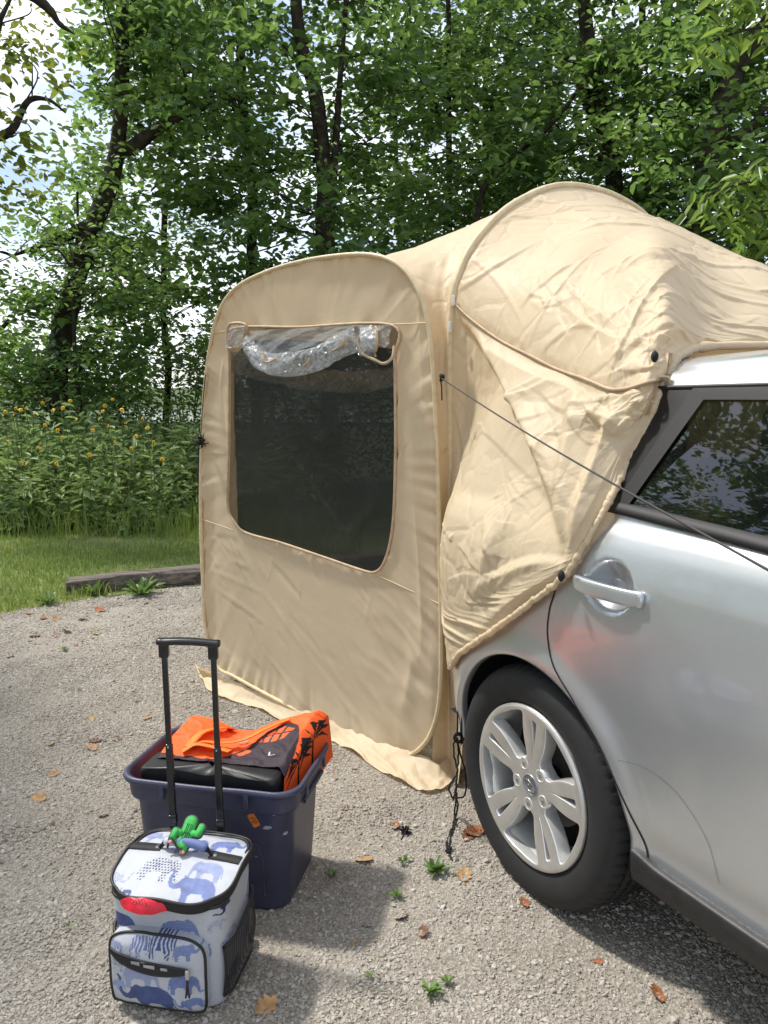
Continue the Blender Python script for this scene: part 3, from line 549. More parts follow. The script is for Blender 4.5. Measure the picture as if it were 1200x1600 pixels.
def car():
    T = thing('parked_car', tuple(W0), 'silver hatchback car parked with its rear end covered by the tan tent', 'car')
    # ---- lower body side: columns bend up over the wheel arches
    def zlow(s):
        z = np.full_like(s, .318)
        for c in (0, FRONT):
            d = np.abs(s-c); z = np.where(d < AR, np.maximum(z, AZ+np.sqrt(np.maximum(AR**2-d**2, 0))), np.where(d < AR+.0021, .318, z))
        return z
    th = np.linspace(0, np.pi, 61)
    cols = np.unique(np.round(np.concatenate([np.linspace(-3.36, FRONT-AR-.002, 26), FRONT+AR*np.cos(th), np.linspace(FRONT+AR+.002, -AR-.002, 180), AR*np.cos(th), np.linspace(AR+.002, .69, 34)]), 5))
    M_ = 92
    def body_fn(s, z): return cw(s, side_t(s, z), z)
    S = np.repeat(cols[:, None], M_, 1); zl = zlow(cols); k = np.linspace(0, 1, M_); 
    Z = zl[:, None]+(belt(cols)-zl)[:, None]*k[None]
    Z = np.where(S < -2.2, zl[:, None]+(belt(cols)-.05*np.clip(-2.2-cols, 0, 1.2)**1.2-zl)[:, None]*k[None], Z)
    V = body_fn(S, Z); Nn = surfn(body_fn, S, Z)
    F = gridf(len(cols), M_); fc_s = S.ravel()[F].mean(1); fc_z = Z.ravel()[F].mean(1)
    door_edge = spline([(-.118, 1.12), (-.122, .93), (-.100, .85), (-.092, .78), (-.118, .715), (-.20, .64), (-.30, .53), (-.368, .43), (-.402, .355), (-.405, .31)], 80)
    de = lambda z: np.interp(z, door_edge[::-1, 1], door_edge[::-1, 0])
    is_rear = fc_s > de(fc_z); is_fender = fc_s < -1.98; is_fd = (fc_s < -.99) & ~is_fender
    qp = None
    def sub(name, mask, side):
        f = F[mask]; u, inv = np.unique(f, return_inverse=True); vv = V.reshape(-1, 3)[u]; nn = Nn.reshape(-1, 3)[u]; ff = inv.reshape(-1, 4)
        if side < 0:
            mir = lambda q: q-2*((q-W0)@NO+WIDTH/2)[:, None]*NO
            vv = mir(vv); nn = nn-2*(nn@NO)[:, None]*NO; ff = ff[:, ::-1]
        else: ff = ff[:, ::-1]
        # wind faces so their normal follows the outward normal
        e1 = vv[ff[0, 1]]-vv[ff[0, 0]]; e2 = vv[ff[0, 2]]-vv[ff[0, 0]]
        if np.dot(np.cross(e1, e2), nn[ff[0, 0]]) < 0: ff = ff[:, ::-1]
        return mk(name, vv, ff, PAINT, T, normals=nn)
    doors = {}
    for side in (1, -1):
        sub('quarter_panel', is_rear, side); d = sub('rear_door', ~is_rear & ~is_fd & ~is_fender, side); fd = sub('front_door', is_fd, side); sub('front_wing', is_fender, side)
        if side == 1: doors['r'] = d
    RD = doors['r']
    # shut lines (narrow dark strips following the panel gaps)
    def strip(name, sz, w2, m, parent, lift=.0012, fn=body_fn):
        sz = np.asarray(sz); tg = np.gradient(sz, axis=0); tg /= np.linalg.norm(tg, axis=1)[:, None]; pn = np.stack([-tg[:, 1], tg[:, 0]], 1)
        L_, R_ = sz+pn*w2, sz-pn*w2; nn = surfn(fn, sz[:, 0], sz[:, 1]); A = fn(L_[:, 0], L_[:, 1])+nn*lift; B = fn(R_[:, 0], R_[:, 1])+nn*lift
        return mk(name, np.stack([A, B], 1).reshape(-1, 3), gridf(len(sz), 2), m, parent)
    strip('door_gap', door_edge[1:], .0024, GAP, RD)
    strip('door_gap', np.stack([np.full(40, -.99), np.linspace(.32, 1.08, 40)], 1), .0022, GAP, RD)
    strip('film_edge', spline([carsz(970, 1186, .0), carsz(1010, 1200, .0), carsz(1052, 1232, .0), carsz(1085, 1280, .0), carsz(1106, 1330, .0), carsz(1117, 1385, -.01)], 50), .0006, simple('film_line', (.20, .205, .21), .4, nscale=20), RD)
    # shoulder crease line
    # ---- arch lips and liners
    for side in (1, -1):
        for c in (0, FRONT):
            a = np.linspace(-.12, np.pi+.12, 60); rows = []
            for (r, dt) in ((AR+.0005, 0), (AR-.010, -.004), (AR-.014, -.014), (AR-.012, -.03)):
                s = c+r*np.cos(a); z = np.maximum(AZ+r*np.sin(a), .30); s = np.where(np.sin(a) < 0, c+r*np.sign(np.cos(a)), s)
                tt = side_t(c+(AR+.004)*np.cos(a), np.maximum(AZ+(AR+.004)*np.sin(a), .30))+dt; tt = tt if side > 0 else -WIDTH-tt; rows.append(cw(s, tt, z))
            mk('arch_lip', np.stack(rows, 1).reshape(-1, 3), gridf(60, 4), PAINT, T)
            rows = []
            for (r, t_) in ((AR-.012, -.02), (AR+.02, -.06), (AR+.02, -.30), (.05, -.32)):
                s = c+r*np.cos(a); z = AZ+r*np.sin(a); tt = np.full_like(s, t_); rows.append(cw(s, tt if side > 0 else -WIDTH-tt, np.maximum(z, .22)))
            mk('wheel_well', np.stack(rows, 1).reshape(-1, 3), gridf(60, 4), DARK, T)
    # ---- sill trim
    for side in (1, -1):
        s = np.linspace(FRONT+AR+.01, -AR-.004, 120); pr = [(-.052, .326), (-.012, .330), (-.006, .322), (-.008, .295), (-.014, .266), (-.035, .250), (-.12, .240)]
        rows = []
        for (tt, z) in pr:
            zz = z+.012*np.exp(-((s+AR)/.05)**2)*(z > .3); t_ = np.full_like(s, tt); rows.append(cw(s, t_ if side > 0 else -WIDTH-t_, zz))
        mk('sill_trim', np.stack(rows, 1).reshape(-1, 3), gridf(120, len(pr)), BLACKP, T)
    # ---- greenhouse: glass and its frame
    def gh_fn(s, z): return cw(s, side_t(s, z, False), z)
    def patch(name, a, b, c, d, m, parent, nu=30, nv=16, lift=0., side=1):
        u, v = np.meshgrid(np.linspace(0, 1, nu), np.linspace(0, 1, nv), indexing='ij'); a, b, c, d = map(np.array, (a, b, c, d))
        q = (1-u)[..., None]*((1-v)[..., None]*a+v[..., None]*d)+u[..., None]*((1-v)[..., None]*b+v[..., None]*c)
        nn = surfn(gh_fn, q[..., 0], q[..., 1]); P = gh_fn(q[..., 0], q[..., 1])+nn*lift
        if side < 0: P = P-2*((P-W0)@NO+WIDTH/2)[..., None]*NO
        return mk(name, P, gridf(nu, nv), m, parent)
    zb = lambda s: float(belt(s)); ZT = 1.372
    for side in (1, -1):
        gl = patch('window_glass', (-1.0, zb(-1.0)+.012), (-.240, zb(-.240)+.012), (-.352, ZT+.016), (-1.0, ZT+.016), GLASS, RD if side > 0 else T, lift=-.003, side=side)
        patch('pillar', (-.222, zb(-.222)), (.36, zb(.36)), (.24, 1.405), (-.335, 1.405), GLOSSB, T, side=side)
        fr = patch('window_frame', (-.262, zb(-.262)+.0), (-.222, zb(-.222)), (-.335, 1.405), (-.372, ZT), GREYTRIM, RD if side > 0 else T, nu=5, side=side, lift=.003)
        patch('window_frame', (-.985, ZT), (-.372, ZT), (-.335, 1.405), (-.985, 1.405), GREYTRIM, RD if side > 0 else T, nv=4, side=side, lift=.003)
        patch('centre_pillar', (-1.09, zb(-1.09)), (-.985, zb(-.985)), (-.985, 1.405), (-1.09, 1.405), GLOSSB, T, nu=6, side=side)
        patch('window_glass', (-2.05, zb(-2.05)+.02), (-1.09, zb(-1.09)+.02), (-1.09, ZT), (-1.55, ZT), GLASS, T, lift=-.006, side=side)
        patch('windscreen_pillar', (-2.2, zb(-2.2)), (-2.05, zb(-2.05)), (-1.55, ZT), (-1.64, 1.405), GLOSSB, T, nu=6, side=side)
        patch('window_frame', (-1.64, 1.405), (-1.55, ZT), (-1.09, ZT), (-1.09, 1.405), GLOSSB, T, nu=4, side=side)
        s = np.linspace(-2.05, -.235, 90); b = belt(s); pr = [(.002, .001), (.010, .004), (.012, .014), (.008, .026), (-.008, .029)]   # belt moulding
        rows = []
        for (dt, dz) in pr: 
            tt = side_t(s, b+dz, False)+dt; rows.append(cw(s, tt if side > 0 else -WIDTH-tt, b+dz))
        mk('belt_moulding', np.stack(rows, 1).reshape(-1, 3), gridf(90, len(pr)), GREYTRIM, RD if side > 0 else T)
        s = np.linspace(-1.75, .30, 60); v, f = tube(cw(s, (side_t(s, 1.405+0*s, False)+.001) if side > 0 else -WIDTH-side_t(s, 1.405+0*s, False)-.001, 1.405+.4*roofdrop(s)), .006, 6); mk('drip_seal', v, f, BLACKP, T)
    # ---- roof
    s = np.linspace(-1.72, .33, 70); zz = np.concatenate([np.linspace(1.405, 1.468, 12)[:-1]]); tt = PROF(zz)
    t2 = np.linspace(-.236, -.90, 26); prof = np.concatenate([np.stack([tt, zz], 1), np.stack([t2, ROOFZ(t2)], 1)]); prof = np.concatenate([prof, np.stack([-WIDTH-prof[::-1, 0], prof[::-1, 1]], 1)[1:]])
    Sg = np.repeat(s[:, None], len(prof), 1); P = cw(Sg, np.repeat(prof[None, :, 0], len(s), 0), prof[None, :, 1]+roofdrop(Sg)*np.clip((prof[None, :, 1]-1.40)/.06, 0.4, 1))
    mk('roof', P, gridf(*Sg.shape), PAINT, T)
    # ---- windscreen, bonnet, nose, tail
    def across(rows, name, m, n=24):
        y = np.linspace(0, 1, n); R_ = []
        for (s_, t_, z_, cr, cs) in rows:
            tt = t_+(-WIDTH-2*t_)*y; hump = 1-(2*y-1)**4; R_.append(cw(s_+cs*hump, tt, z_+cr*hump))
        mk(name, np.stack(R_, 0).reshape(-1, 3), gridf(len(rows), n), m, T)
    across([(-1.64, -.20, 1.43, .09, -.05), (-1.95, -.14, 1.25, .05, -.10), (-2.2, -.075, 1.03, .03, -.16)], 'windscreen', GLASS)
    across([(-2.2, -.03, .985, .06, -.12), (-2.6, -.03, .95, .07, 0), (-3.0, -.10, .88, .06, 0), (-3.22, -.26, .80, .04, -.08)], 'bonnet', PAINT)
    across([(-3.24, -.30, .80, .03, -.10), (-3.32, -.34, .62, 0, -.10), (-3.33, -.36, .40, 0, -.10), (-3.24, -.30, .22, 0, -.08)], 'front_bumper', PAINT)
    across([(.66, -.22, .74, 0, .05), (.67, -.24, .60, 0, .06), (.675, -.24, .42, 0, .06), (.64, -.20, .26, 0, .05)], 'rear_bumper', PAINT)
    across([(.64, -.2, .742, 0, .05), (.40, -.12, .735, 0, 0), (-.45, -.12, .72, 0, 0), (-.52, -.14, .62, 0, 0), (-2.1, -.14, .45, 0, 0)], 'cabin_floor', SEAT)
    # interior: rear seat backs, head restraints, front seats
    for t_ in (-.48, -.90, -1.32):
        v, f = box(cw(-.42, t_, .98), (.40, .12, .52), np.stack([NO, AX, UP]), .04); mk('seat_back', v, f, SEAT, T); v, f = box(cw(-.40, t_, 1.29), (.22, .09, .13), np.stack([NO, AX, UP]), .03); mk('head_restraint', v, f, SEAT, T)
    for t_ in (-.48, -1.32):
        v, f = box(cw(-1.35, t_, .95), (.46, .14, .66), np.stack([NO, AX, UP]), .05); mk('seat_back', v, f, SEAT, T); v, f = box(cw(-1.33, t_, 1.34), (.26, .09, .17), np.stack([NO, AX, UP]), .03); mk('head_restraint', v, f, SEAT, T)
    # ---- door handle
    hs = np.linspace(-.193, -.402, 22); k = np.linspace(0, 1, 22); V = []
    for i in range(22):
        w2 = .0185*(1-.06*abs(2*k[i]-1)**4)*(1 if 0 < i < 21 else .86); bow = .030+.016*math.sin(math.pi*min(1, k[i]*1.1))**.6
        a = np.linspace(0, 2*np.pi, 20, endpoint=False); q = np.sign(np.cos(a))*np.abs(np.cos(a))**.5*.009; r = np.sign(np.sin(a))*np.abs(np.sin(a))**.5*w2
        V.append(cw(np.full(20, hs[i]), bow+q, .946-.001*i/22+r))
    h = mk('door_handle', np.concatenate(V), gridf(22, 20, False, True).tolist()+[list(range(20)), [21*20+i for i in range(20)][::-1]], PAINT, RD)
    for s_ in (-.205, -.385):
        v, f = box(cw(s_, .014, .946), (.034, .020, .022), np.stack([NO, AX, UP]), .006); mk('handle_mount', v, f, BLACKP, RD)
    # ---- wheels
    RUB = simple('tyre_rubber', (.020, .020, .021), .72, nscale=30, nvar=.06, bscale=220, bstr=.12, spec=.4); ALU = simple('machined_alloy', (.66, .645, .62), .38, metal=.7, nscale=15, nvar=.05); ALUP = simple('painted_alloy', (.72, .72, .71), .28, metal=.45, coat=.4, nscale=15, nvar=.04); CHROME = simple('bright_nut', (.6, .6, .6), .25, metal=1.); DISC = simple('brake_disc', (.10, .095, .09), .5, metal=.6, nscale=20)
    def wheel(sc, side):
        cz = .326
        def wp(r, a, t_): return cw(sc+r*np.cos(a), t_ if side > 0 else -WIDTH-t_, cz+r*np.sin(a))
        WT = mk('wheel', *(lambda a: (np.concatenate([wp(.21, a, np.full_like(a, -.055)), wp(.205, a, np.full_like(a, -.19)), wp(.222, a, np.full_like(a, -.212))]), gridf(3, 72, False, True)))(np.linspace(0, 2*np.pi, 72, endpoint=False)), DISC, T)
        # tyre
        na = 320; a = np.linspace(0, 2*np.pi, na, endpoint=False)
        pr = [(.218, -.028), (.224, -.012), (.236, -.003), (.255, .004), (.275, .006), (.292, .004), (.306, -.002), (.317, -.012), (.325, -.026), (.3285, -.042), (.3295, -.054), (.322, -.056), (.322, -.063), (.3305, -.065), (.332, -.088), (.324, -.090), (.324, -.098), (.332, -.100), (.3322, -.124), (.324, -.126), (.324, -.134), (.332, -.136), (.3305, -.158), (.322, -.160), (.322, -.167), (.3285, -.169), (.325, -.195), (.312, -.212), (.280, -.222), (.235, -.212), (.218, -.200)]
        pr = np.array(pr); Rr = np.repeat(pr[:, 0][:, None], na, 1); Tt = np.repeat(pr[:, 1][:, None], na, 1)
        cut = (np.arange(na) % 5 == 0); sh = (pr[:, 0] > .310) & (pr[:, 0] > .3235); Rr[np.ix_(sh, cut)] -= .006; sh2 = (pr[:, 0] > .3285) & (pr[:, 1] < -.06) & (pr[:, 1] > -.16); Rr[np.ix_(sh2, (np.arange(na) % 5 == 2))] -= .005
        A = np.repeat(a[None], len(pr), 0); flat = cz-.0005; zz = Rr*np.sin(A); Rr = np.where(zz < -flat, flat/np.abs(np.sin(A)+1e-9), Rr)
        mk('tyre', wp(Rr, A, Tt), gridf(len(pr), na, False, True)[:, ::-1], RUB, WT)
        # alloy: outline and holes filled as a flat curve with thickness
        cu = bpy.data.curves.new('alloy', 'CURVE'); cu.dimensions = '2D'; cu.fill_mode = 'BOTH'; cu.extrude = .019; cu.bevel_depth = .003; cu.bevel_resolution = 2
        def sp(pts):
            q = cu.splines.new('POLY'); q.points.add(len(pts)-1); q.use_cyclic_u = True
            for i, (x, y) in enumerate(pts): q.points[i].co = (x, y, 0, 1)
        aa = np.linspace(0, 2*np.pi, 140, endpoint=False); sp(np.stack([.2175*np.cos(aa), .2175*np.sin(aa)], 1))
        ph0 = math.radians(-120)
        for k in range(5):
            ph = ph0+k*2*math.pi/5; R_ = lambda p, r, w_: (math.cos(p)*r-math.sin(p)*w_, math.sin(p)*r+math.cos(p)*w_)
            # narrow slot splitting the spoke
            sl = [(.080, -.0004), (.12, -.0042), (.16, -.0088), (.190, -.0125), (.196, -.008), (.196, .008), (.190, .0125), (.16, .0088), (.12, .0042), (.080, .0004)]
            sp([R_(ph, r, w_) for r, w_ in sl])
            # large opening half way to the next spoke
            po = ph+math.pi/5; half = [(.071, 0), (.072, .016), (.081, .0285), (.10, .0345), (.125, .043), (.15, .055), (.172, .069), (.186, .078), (.196, .076), (.2025, .060), (.2065, .028)]
            sp([R_(po, r, w_) for r, w_ in spline(half, 26)]+[R_(po, r, -w_) for r, w_ in spline(half, 26)[::-1][0:-1]])
        tmp = bpy.data.objects.new('alloy_tmp', cu); scn.collection.objects.link(tmp); dg = bpy.context.evaluated_depsgraph_get(); me = tmp.evaluated_get(dg).to_mesh()
        bm = bmesh.new(); bm.from_mesh(me); bmesh.ops.remove_doubles(bm, verts=bm.verts[:], dist=1e-6); bmesh.ops.triangulate(bm, faces=bm.faces[:])
        for _ in range(4):
            bmesh.ops.subdivide_edges(bm, edges=[q for q in bm.edges if q.calc_length() > .022], cuts=1); bmesh.ops.triangulate(bm, faces=bm.faces[:])
        bm.normal_update(); bm.verts.index_update(); v = np.array([q.co[:] for q in bm.verts]); f = [[w_.index for w_ in q.verts] for q in bm.faces]; nz_ = np.array([q.normal[2] for q in bm.faces]); bm.free(); bpy.data.objects.remove(tmp)
        rr = np.hypot(v[:, 0], v[:, 1]); dish = -.034+.014*np.clip((rr-.06)/.15, 0, 1)**1.4
        P = cw(sc+v[:, 0], (dish+v[:, 2]) if side > 0 else -WIDTH-(dish+v[:, 2]), cz+v[:, 1])
        o_ = mk('rim', P, f, ALU, WT, smooth=False); o_.data.materials.append(ALUP); o_.data.polygons.foreach_set('material_index', (nz_ < .9).astype(np.int32))
        a = np.linspace(0, 2*np.pi, 120, endpoint=False); rows = [wp(r, a, np.full_like(a, t_)) for r, t_ in ((.2165, -.004), (.2185, .0005), (.2215, .0012), (.2245, -.001), (.2255, -.008))]; rl = mk('rim_lip', np.concatenate(rows), gridf(5, 120, False, True), ALU, WT)
        rows = [wp(r, a, np.full_like(a, t_)) for r, t_ in ((.2165, -.006), (.200, -.040), (.196, -.10), (.20, -.2))]; mk('rim_barrel', np.concatenate(rows), gridf(4, 120, False, True), ALUP, WT)
        a = np.linspace(0, 2*np.pi, 64, endpoint=False); rows = [wp(r, a, np.full_like(a, -.095)) for r in (.04, .13)]; mk('brake_disc', np.concatenate(rows), gridf(2, 64, False, True), DISC, WT)
        rows = [wp(r, a, np.full_like(a, -.13)) for r in (.0, .199)]; mk('back_plate', np.concatenate(rows), gridf(2, 64, False, True), DARK, WT)
        # lug recesses and nuts in the openings near the hub
        for k in range(5):
            po = ph0+(k+.5)*2*math.pi/5; c_ = np.array([math.cos(po), math.sin(po)])*.0585; b = np.linspace(0, 2*np.pi, 22, endpoint=False)
            rows = [cw(sc+c_[0]+r*np.cos(b), (t_+0*b) if side > 0 else -WIDTH-(t_+0*b), cz+c_[1]+r*np.sin(b)) for r, t_ in ((.0195, -.030), (.0185, -.0120), (.0155, -.0105), (.0135, -.012), (.0128, -.026))]
            mk('lug_collar', np.concatenate(rows), gridf(5, 22, False, True), ALUP, WT)
            rows = [cw(sc+c_[0]+r*np.cos(b), (t_+0*b) if side > 0 else -WIDTH-(t_+0*b), cz+c_[1]+r*np.sin(b)) for r, t_ in ((.0128, -.022), (.0005, -.0222))]; mk('lug_recess', np.concatenate(rows), gridf(2, 22, False, True), DARK, WT)
            b = np.linspace(0, 2*np.pi, 6, endpoint=False); rows = [cw(sc+c_[0]+r*np.cos(b), (t_+0*b) if side > 0 else -WIDTH-(t_+0*b), cz+c_[1]+r*np.sin(b)) for r, t_ in ((.0075, -.03), (.0075, -.0125), (.0045, -.0105), (.004, -.0145))]
            mk('lug_nut', np.concatenate(rows), gridf(4, 6, False, True), CHROME, WT, smooth=False)
        b = np.linspace(0, 2*np.pi, 40, endpoint=False); rows = [cw(sc+r*np.cos(b), (t_+0*b) if side > 0 else -WIDTH-(t_+0*b), cz+r*np.sin(b)) for r, t_ in ((.0315, -.030), (.031, -.0105), (.028, -.0082), (.0275, -.0094), (.0005, -.0084))]
        mk('hub_cap', np.concatenate(rows), gridf(5, 40, False, True), simple('hub_cap_grey', (.30, .31, .33), .35, metal=.6, nscale=20, nvar=.05), WT)
        # emblem: ring and letters on the cap
        er = [cw(sc+1.0*.0225*np.cos(b)*math.cos(.3)-.013*np.sin(b)*math.sin(.3), -.0075 if side > 0 else -WIDTH+.0075, cz+.0225*np.cos(b)*math.sin(.3)+.013*np.sin(b)*math.cos(.3))]
        v, f = tube(er[0], .0011, 5, closed=True); mk('emblem_ring', v, f, CHROME, WT)
        tcu = bpy.data.curves.new('emblem', 'FONT'); tcu.body = 'KIA'; tcu.size = .0165; tcu.align_x = 'CENTER'; tcu.align_y = 'CENTER'; tcu.extrude = .0008
        tmp = bpy.data.objects.new('emblem_tmp', tcu); scn.collection.objects.link(tmp); dg = bpy.context.evaluated_depsgraph_get(); me = tmp.evaluated_get(dg).to_mesh()
        v = np.array([q.co[:] for q in me.vertices]); f = [list(q.vertices) for q in me.polygons]; bpy.data.objects.remove(tmp)
        an = -2.2 if side > 0 else .3; x = v[:, 0]*math.cos(an)-v[:, 1]*math.sin(an); y = v[:, 0]*math.sin(an)+v[:, 1]*math.cos(an)
        mk('emblem_letters', cw(sc-x if side > 0 else sc+x, (-.0070+v[:, 2]) if side > 0 else -WIDTH+.0070-v[:, 2], cz+y), f, CHROME, WT, smooth=False)
    for sc in (0, FRONT):
        for side in (1, -1): wheel(sc, side)
    # dark underside
    across([(.60, -.14, .30, 0, 0), (-.4, -.14, .23, 0, 0), (-2.2, -.14, .22, 0, 0), (-3.2, -.3, .24, 0, 0)], 'underbody', DARK)
    return T
CAR = car()

# ================================================================== the tent
TAN = fabric('tan_tent_cloth', (.77, .635, .44), (.92, .68, .40), .28, .50, .60, 6., .65)
TANW = fabric('tan_tent_cloth_taut', (.75, .62, .44), (.88, .67, .42), .25, .50, .30, 3., .16)
BIND = simple('tan_binding', (.50, .37, .24), .6, nscale=30, nvar=.1, bscale=250, bstr=.2); PIPE = simple('cream_piping', (.66, .53, .33), .5, nscale=30, nvar=.06, bscale=200, bstr=.2)
MESH = seethrough('black_mesh_screen', (.012, .014, .013), .74, .45, .5)
CORD = simple('black_cord', (.010, .010, .011), .8, nscale=300, bscale=600, bstr=.5); WPLAS = simple('white_plastic', (.75, .73, .68), .4, nscale=40)
e1 = np.array([.743, -.669, 0]); n1 = np.array([-.669, -.743, 0]); L1 = np.array([-.927, 3.637, 0.])
HOOP = np.array([[.179, .116], [.096, .288], [.09, .539], [.092, .848], [.115, 1.149], [.149, 1.384], [.199, 1.582], [.275, 1.744], [.406, 1.84], [.619, 1.886], [.849, 1.902], [1.074, 1.896], [1.217, 1.875], [1.322, 1.83], [1.394, 1.759], [1.443, 1.66], [1.472, 1.51], [1.492, 1.252], [1.507, .987], [1.52, .648], [1.523, .39], [1.505, .241], [1.453, .125], [1.361, .045], [1.248, .022], [1.11, .022], [.809, .048], [.467, .079], [.304, .098]])
WIN = np.array([[.343, 1.55], [.363, 1.67], [.80, 1.654], [1.284, 1.632], [1.300, 1.52], [1.303, 1.427], [1.306, 1.2], [1.298, .967], [1.279, .846], [1.248, .769], [1.209, .731], [1.149, .725], [.901, .75], [.665, .773], [.428, .789], [.346, .829], [.302, .883], [.305, 1.0], [.320, 1.158], [.335, 1.439]])
d2 = np.array([.80, .60, 0]); R2 = np.array([.198, 2.657, 0.]); n2 = np.array([.60, -.80, 0])
H2 = np.array([[.060, -.01], [.046, .366], [.044, .748], [.040, 1.205], [.033, 1.511], [.042, 1.703], [.067, 1.79], [.136, 1.902], [.287, 2.035], [.482, 2.132], [.63, 2.168], [.79, 2.176], [.93, 2.165], [1.08, 2.13], [1.25, 2.04], [1.39, 1.91], [1.47, 1.76], [1.505, 1.60], [1.52, 1.2], [1.525, .75], [1.52, .35], [1.51, -.01]])
def star(poly, c, n):
    Q = spline(poly, 900, closed=True); a = np.unwrap(np.arctan2(Q[:, 1]-c[1], Q[:, 0]-c[0])); 
    if a[-1] < a[0]: Q = Q[::-1]; a = np.unwrap(np.arctan2(Q[:, 1]-c[1], Q[:, 0]-c[0]))
    A = np.concatenate([a-2*np.pi, a, a+2*np.pi]); QQ = np.concatenate([Q, Q, Q]); k = np.argsort(A); th = np.linspace(-np.pi, np.pi, n, endpoint=False)
    th = th+0*(a[0]); return np.stack([np.interp(th, A[k], QQ[k, i]) for i in (0, 1)], 1)
def wallfolds(P, a_, z_, dist, nrm, seed):
    rs = np.random.default_rng(seed+77); D = np.zeros(a_.shape); A0, A1 = a_.min(), a_.max()
    for k in range(190):
        low = rs.random() < .72; x0 = A0+(A1-A0)*rs.random(); y0 = (.05+.72*rs.random()) if low else (.8+1.05*rs.random())
        an = rs.normal(-.75, .35) if low else rs.normal(1.3, .4); L = .05+.24*rs.random()**2; w_ = .006+.016*rs.random()
        l = (a_-x0)*math.cos(an)+(z_-y0)*math.sin(an); d = -(a_-x0)*math.sin(an)+(z_-y0)*math.cos(an); tp = np.clip(1-np.abs(l)/L, 0, 1)
        D += .0032*(w_/.015)*(1 if rs.random() < .6 else -1)*np.clip(1-np.abs(d)/(w_*(.3+.7*tp)), 0, 1)*np.minimum(1, 2*tp)*rs.random()
    return P+(D*np.clip(dist/.03, 0, 1))[..., None]*nrm
def panel(T, O, e, nrm, hoop, win, seed, meshpane=True, detail=True):
    c = (.80*np.ptp(hoop[:, 0])/1.43+hoop[:, 0].min()-.09, 1.12); n = 520; m = 60
    A = star(hoop, c, n); B = star(win, c, n)
    per = np.concatenate([[0], np.cumsum(np.linalg.norm(np.diff(A, axis=0), axis=1))]); k = np.linspace(0, 1, m)
    Q = A[:, None]*(1-k)[None, :, None]+B[:, None]*k[None, :, None]
    dist = np.linalg.norm(Q-A[:, None], axis=2); dw = np.linalg.norm(Q-B[:, None], axis=2); a_, z_ = Q[..., 0], Q[..., 1]
    g = np.repeat(per[:, None], m, 1)
    D = .009*np.exp(-dist/.06)*noise(g*34, dist*2, seed=seed)+.007*np.exp(-dist/.15)*noise(g*13, dist*3, seed=seed+1)
    D += .005*np.exp(-dw/.04)*noise(g*16, dw*5, seed=seed+9)
    D += .016*fbm(a_*1.3, z_*1.3, seed=seed+2, o=2)*np.clip(dist/.1, 0, 1)
    x1 = a_*.85-z_*.5; x2 = a_*.5+z_*.85; rd = 1-np.abs(fbm(x2*9, x1*2.2, seed=seed+3, o=3))*2.6
    low = np.clip((.80-z_)/.25, 0, 1)*np.clip(dist/.05, 0, 1); D += .010*np.clip(rd, 0, 1)**2*low*np.clip(.5+1.2*noise(a_*2.3, z_*2.3, seed=seed+5), 0, 1)
    rv = 1-np.abs(noise(a_*11+z_*1.2, z_*1.3, seed=seed+7))*2.2; D += .008*np.clip(rv, 0, 1)**2*np.clip((a_-1.30)/.08, 0, 1)*np.clip(dist/.03, 0, 1)
    P = O+a_[..., None]*e+z_[..., None]*UP+D[..., None]*nrm
    P = wallfolds(P, a_, z_, dist, nrm, seed)
    pn = mk('wall_panel', P, gridf(n, m, True), TANW, T)
    ring = O+A[:, :1]*e+A[:, 1:]*UP+nrm*.004; mk('hoop_piping', *tube(resamp(ring, 200, True), .0085, 8, closed=True), PIPE, T)
    st = A[:, None]*(1-.97)+0*A[:, None]; inner = O+(A+(B-A)*.045/np.maximum(np.linalg.norm(B-A, axis=1), .05)[:, None])[:, :1]*e+(A+(B-A)*.045/np.maximum(np.linalg.norm(B-A, axis=1), .05)[:, None])[:, 1:]*UP
    Wp = O+B[:, :1]*e+B[:, 1:]*UP; mk('window_binding', *tube(resamp(Wp+nrm*.003, 200, True), .0055, 6, closed=True), BIND, pn)
    cc = np.array([c[0], 1.18]); kk = np.linspace(0, 1, 40); Q2 = B[:, None]*(1-kk)[None, :, None]+cc*kk[None, :, None]
    D2 = .012*fbm(Q2[..., 0]*2, Q2[..., 1]*2, seed=seed+20, o=2)*np.clip(kk*5, 0, 1); rw = 1-np.abs(noise((Q2[..., 0]*.7+Q2[..., 1]*.7)*8, (Q2[..., 0]-Q2[..., 1])*2.2, seed=seed+22))*2.4
    D2 = D2+.006*np.clip(rw, 0, 1)**2*np.clip(kk*6, 0, 1)
    mk('mesh_screen', O+Q2[..., :1]*e+Q2[..., 1:]*UP+(D2-.006)[..., None]*nrm, gridf(n, 40, True), MESH, T)
    return pn
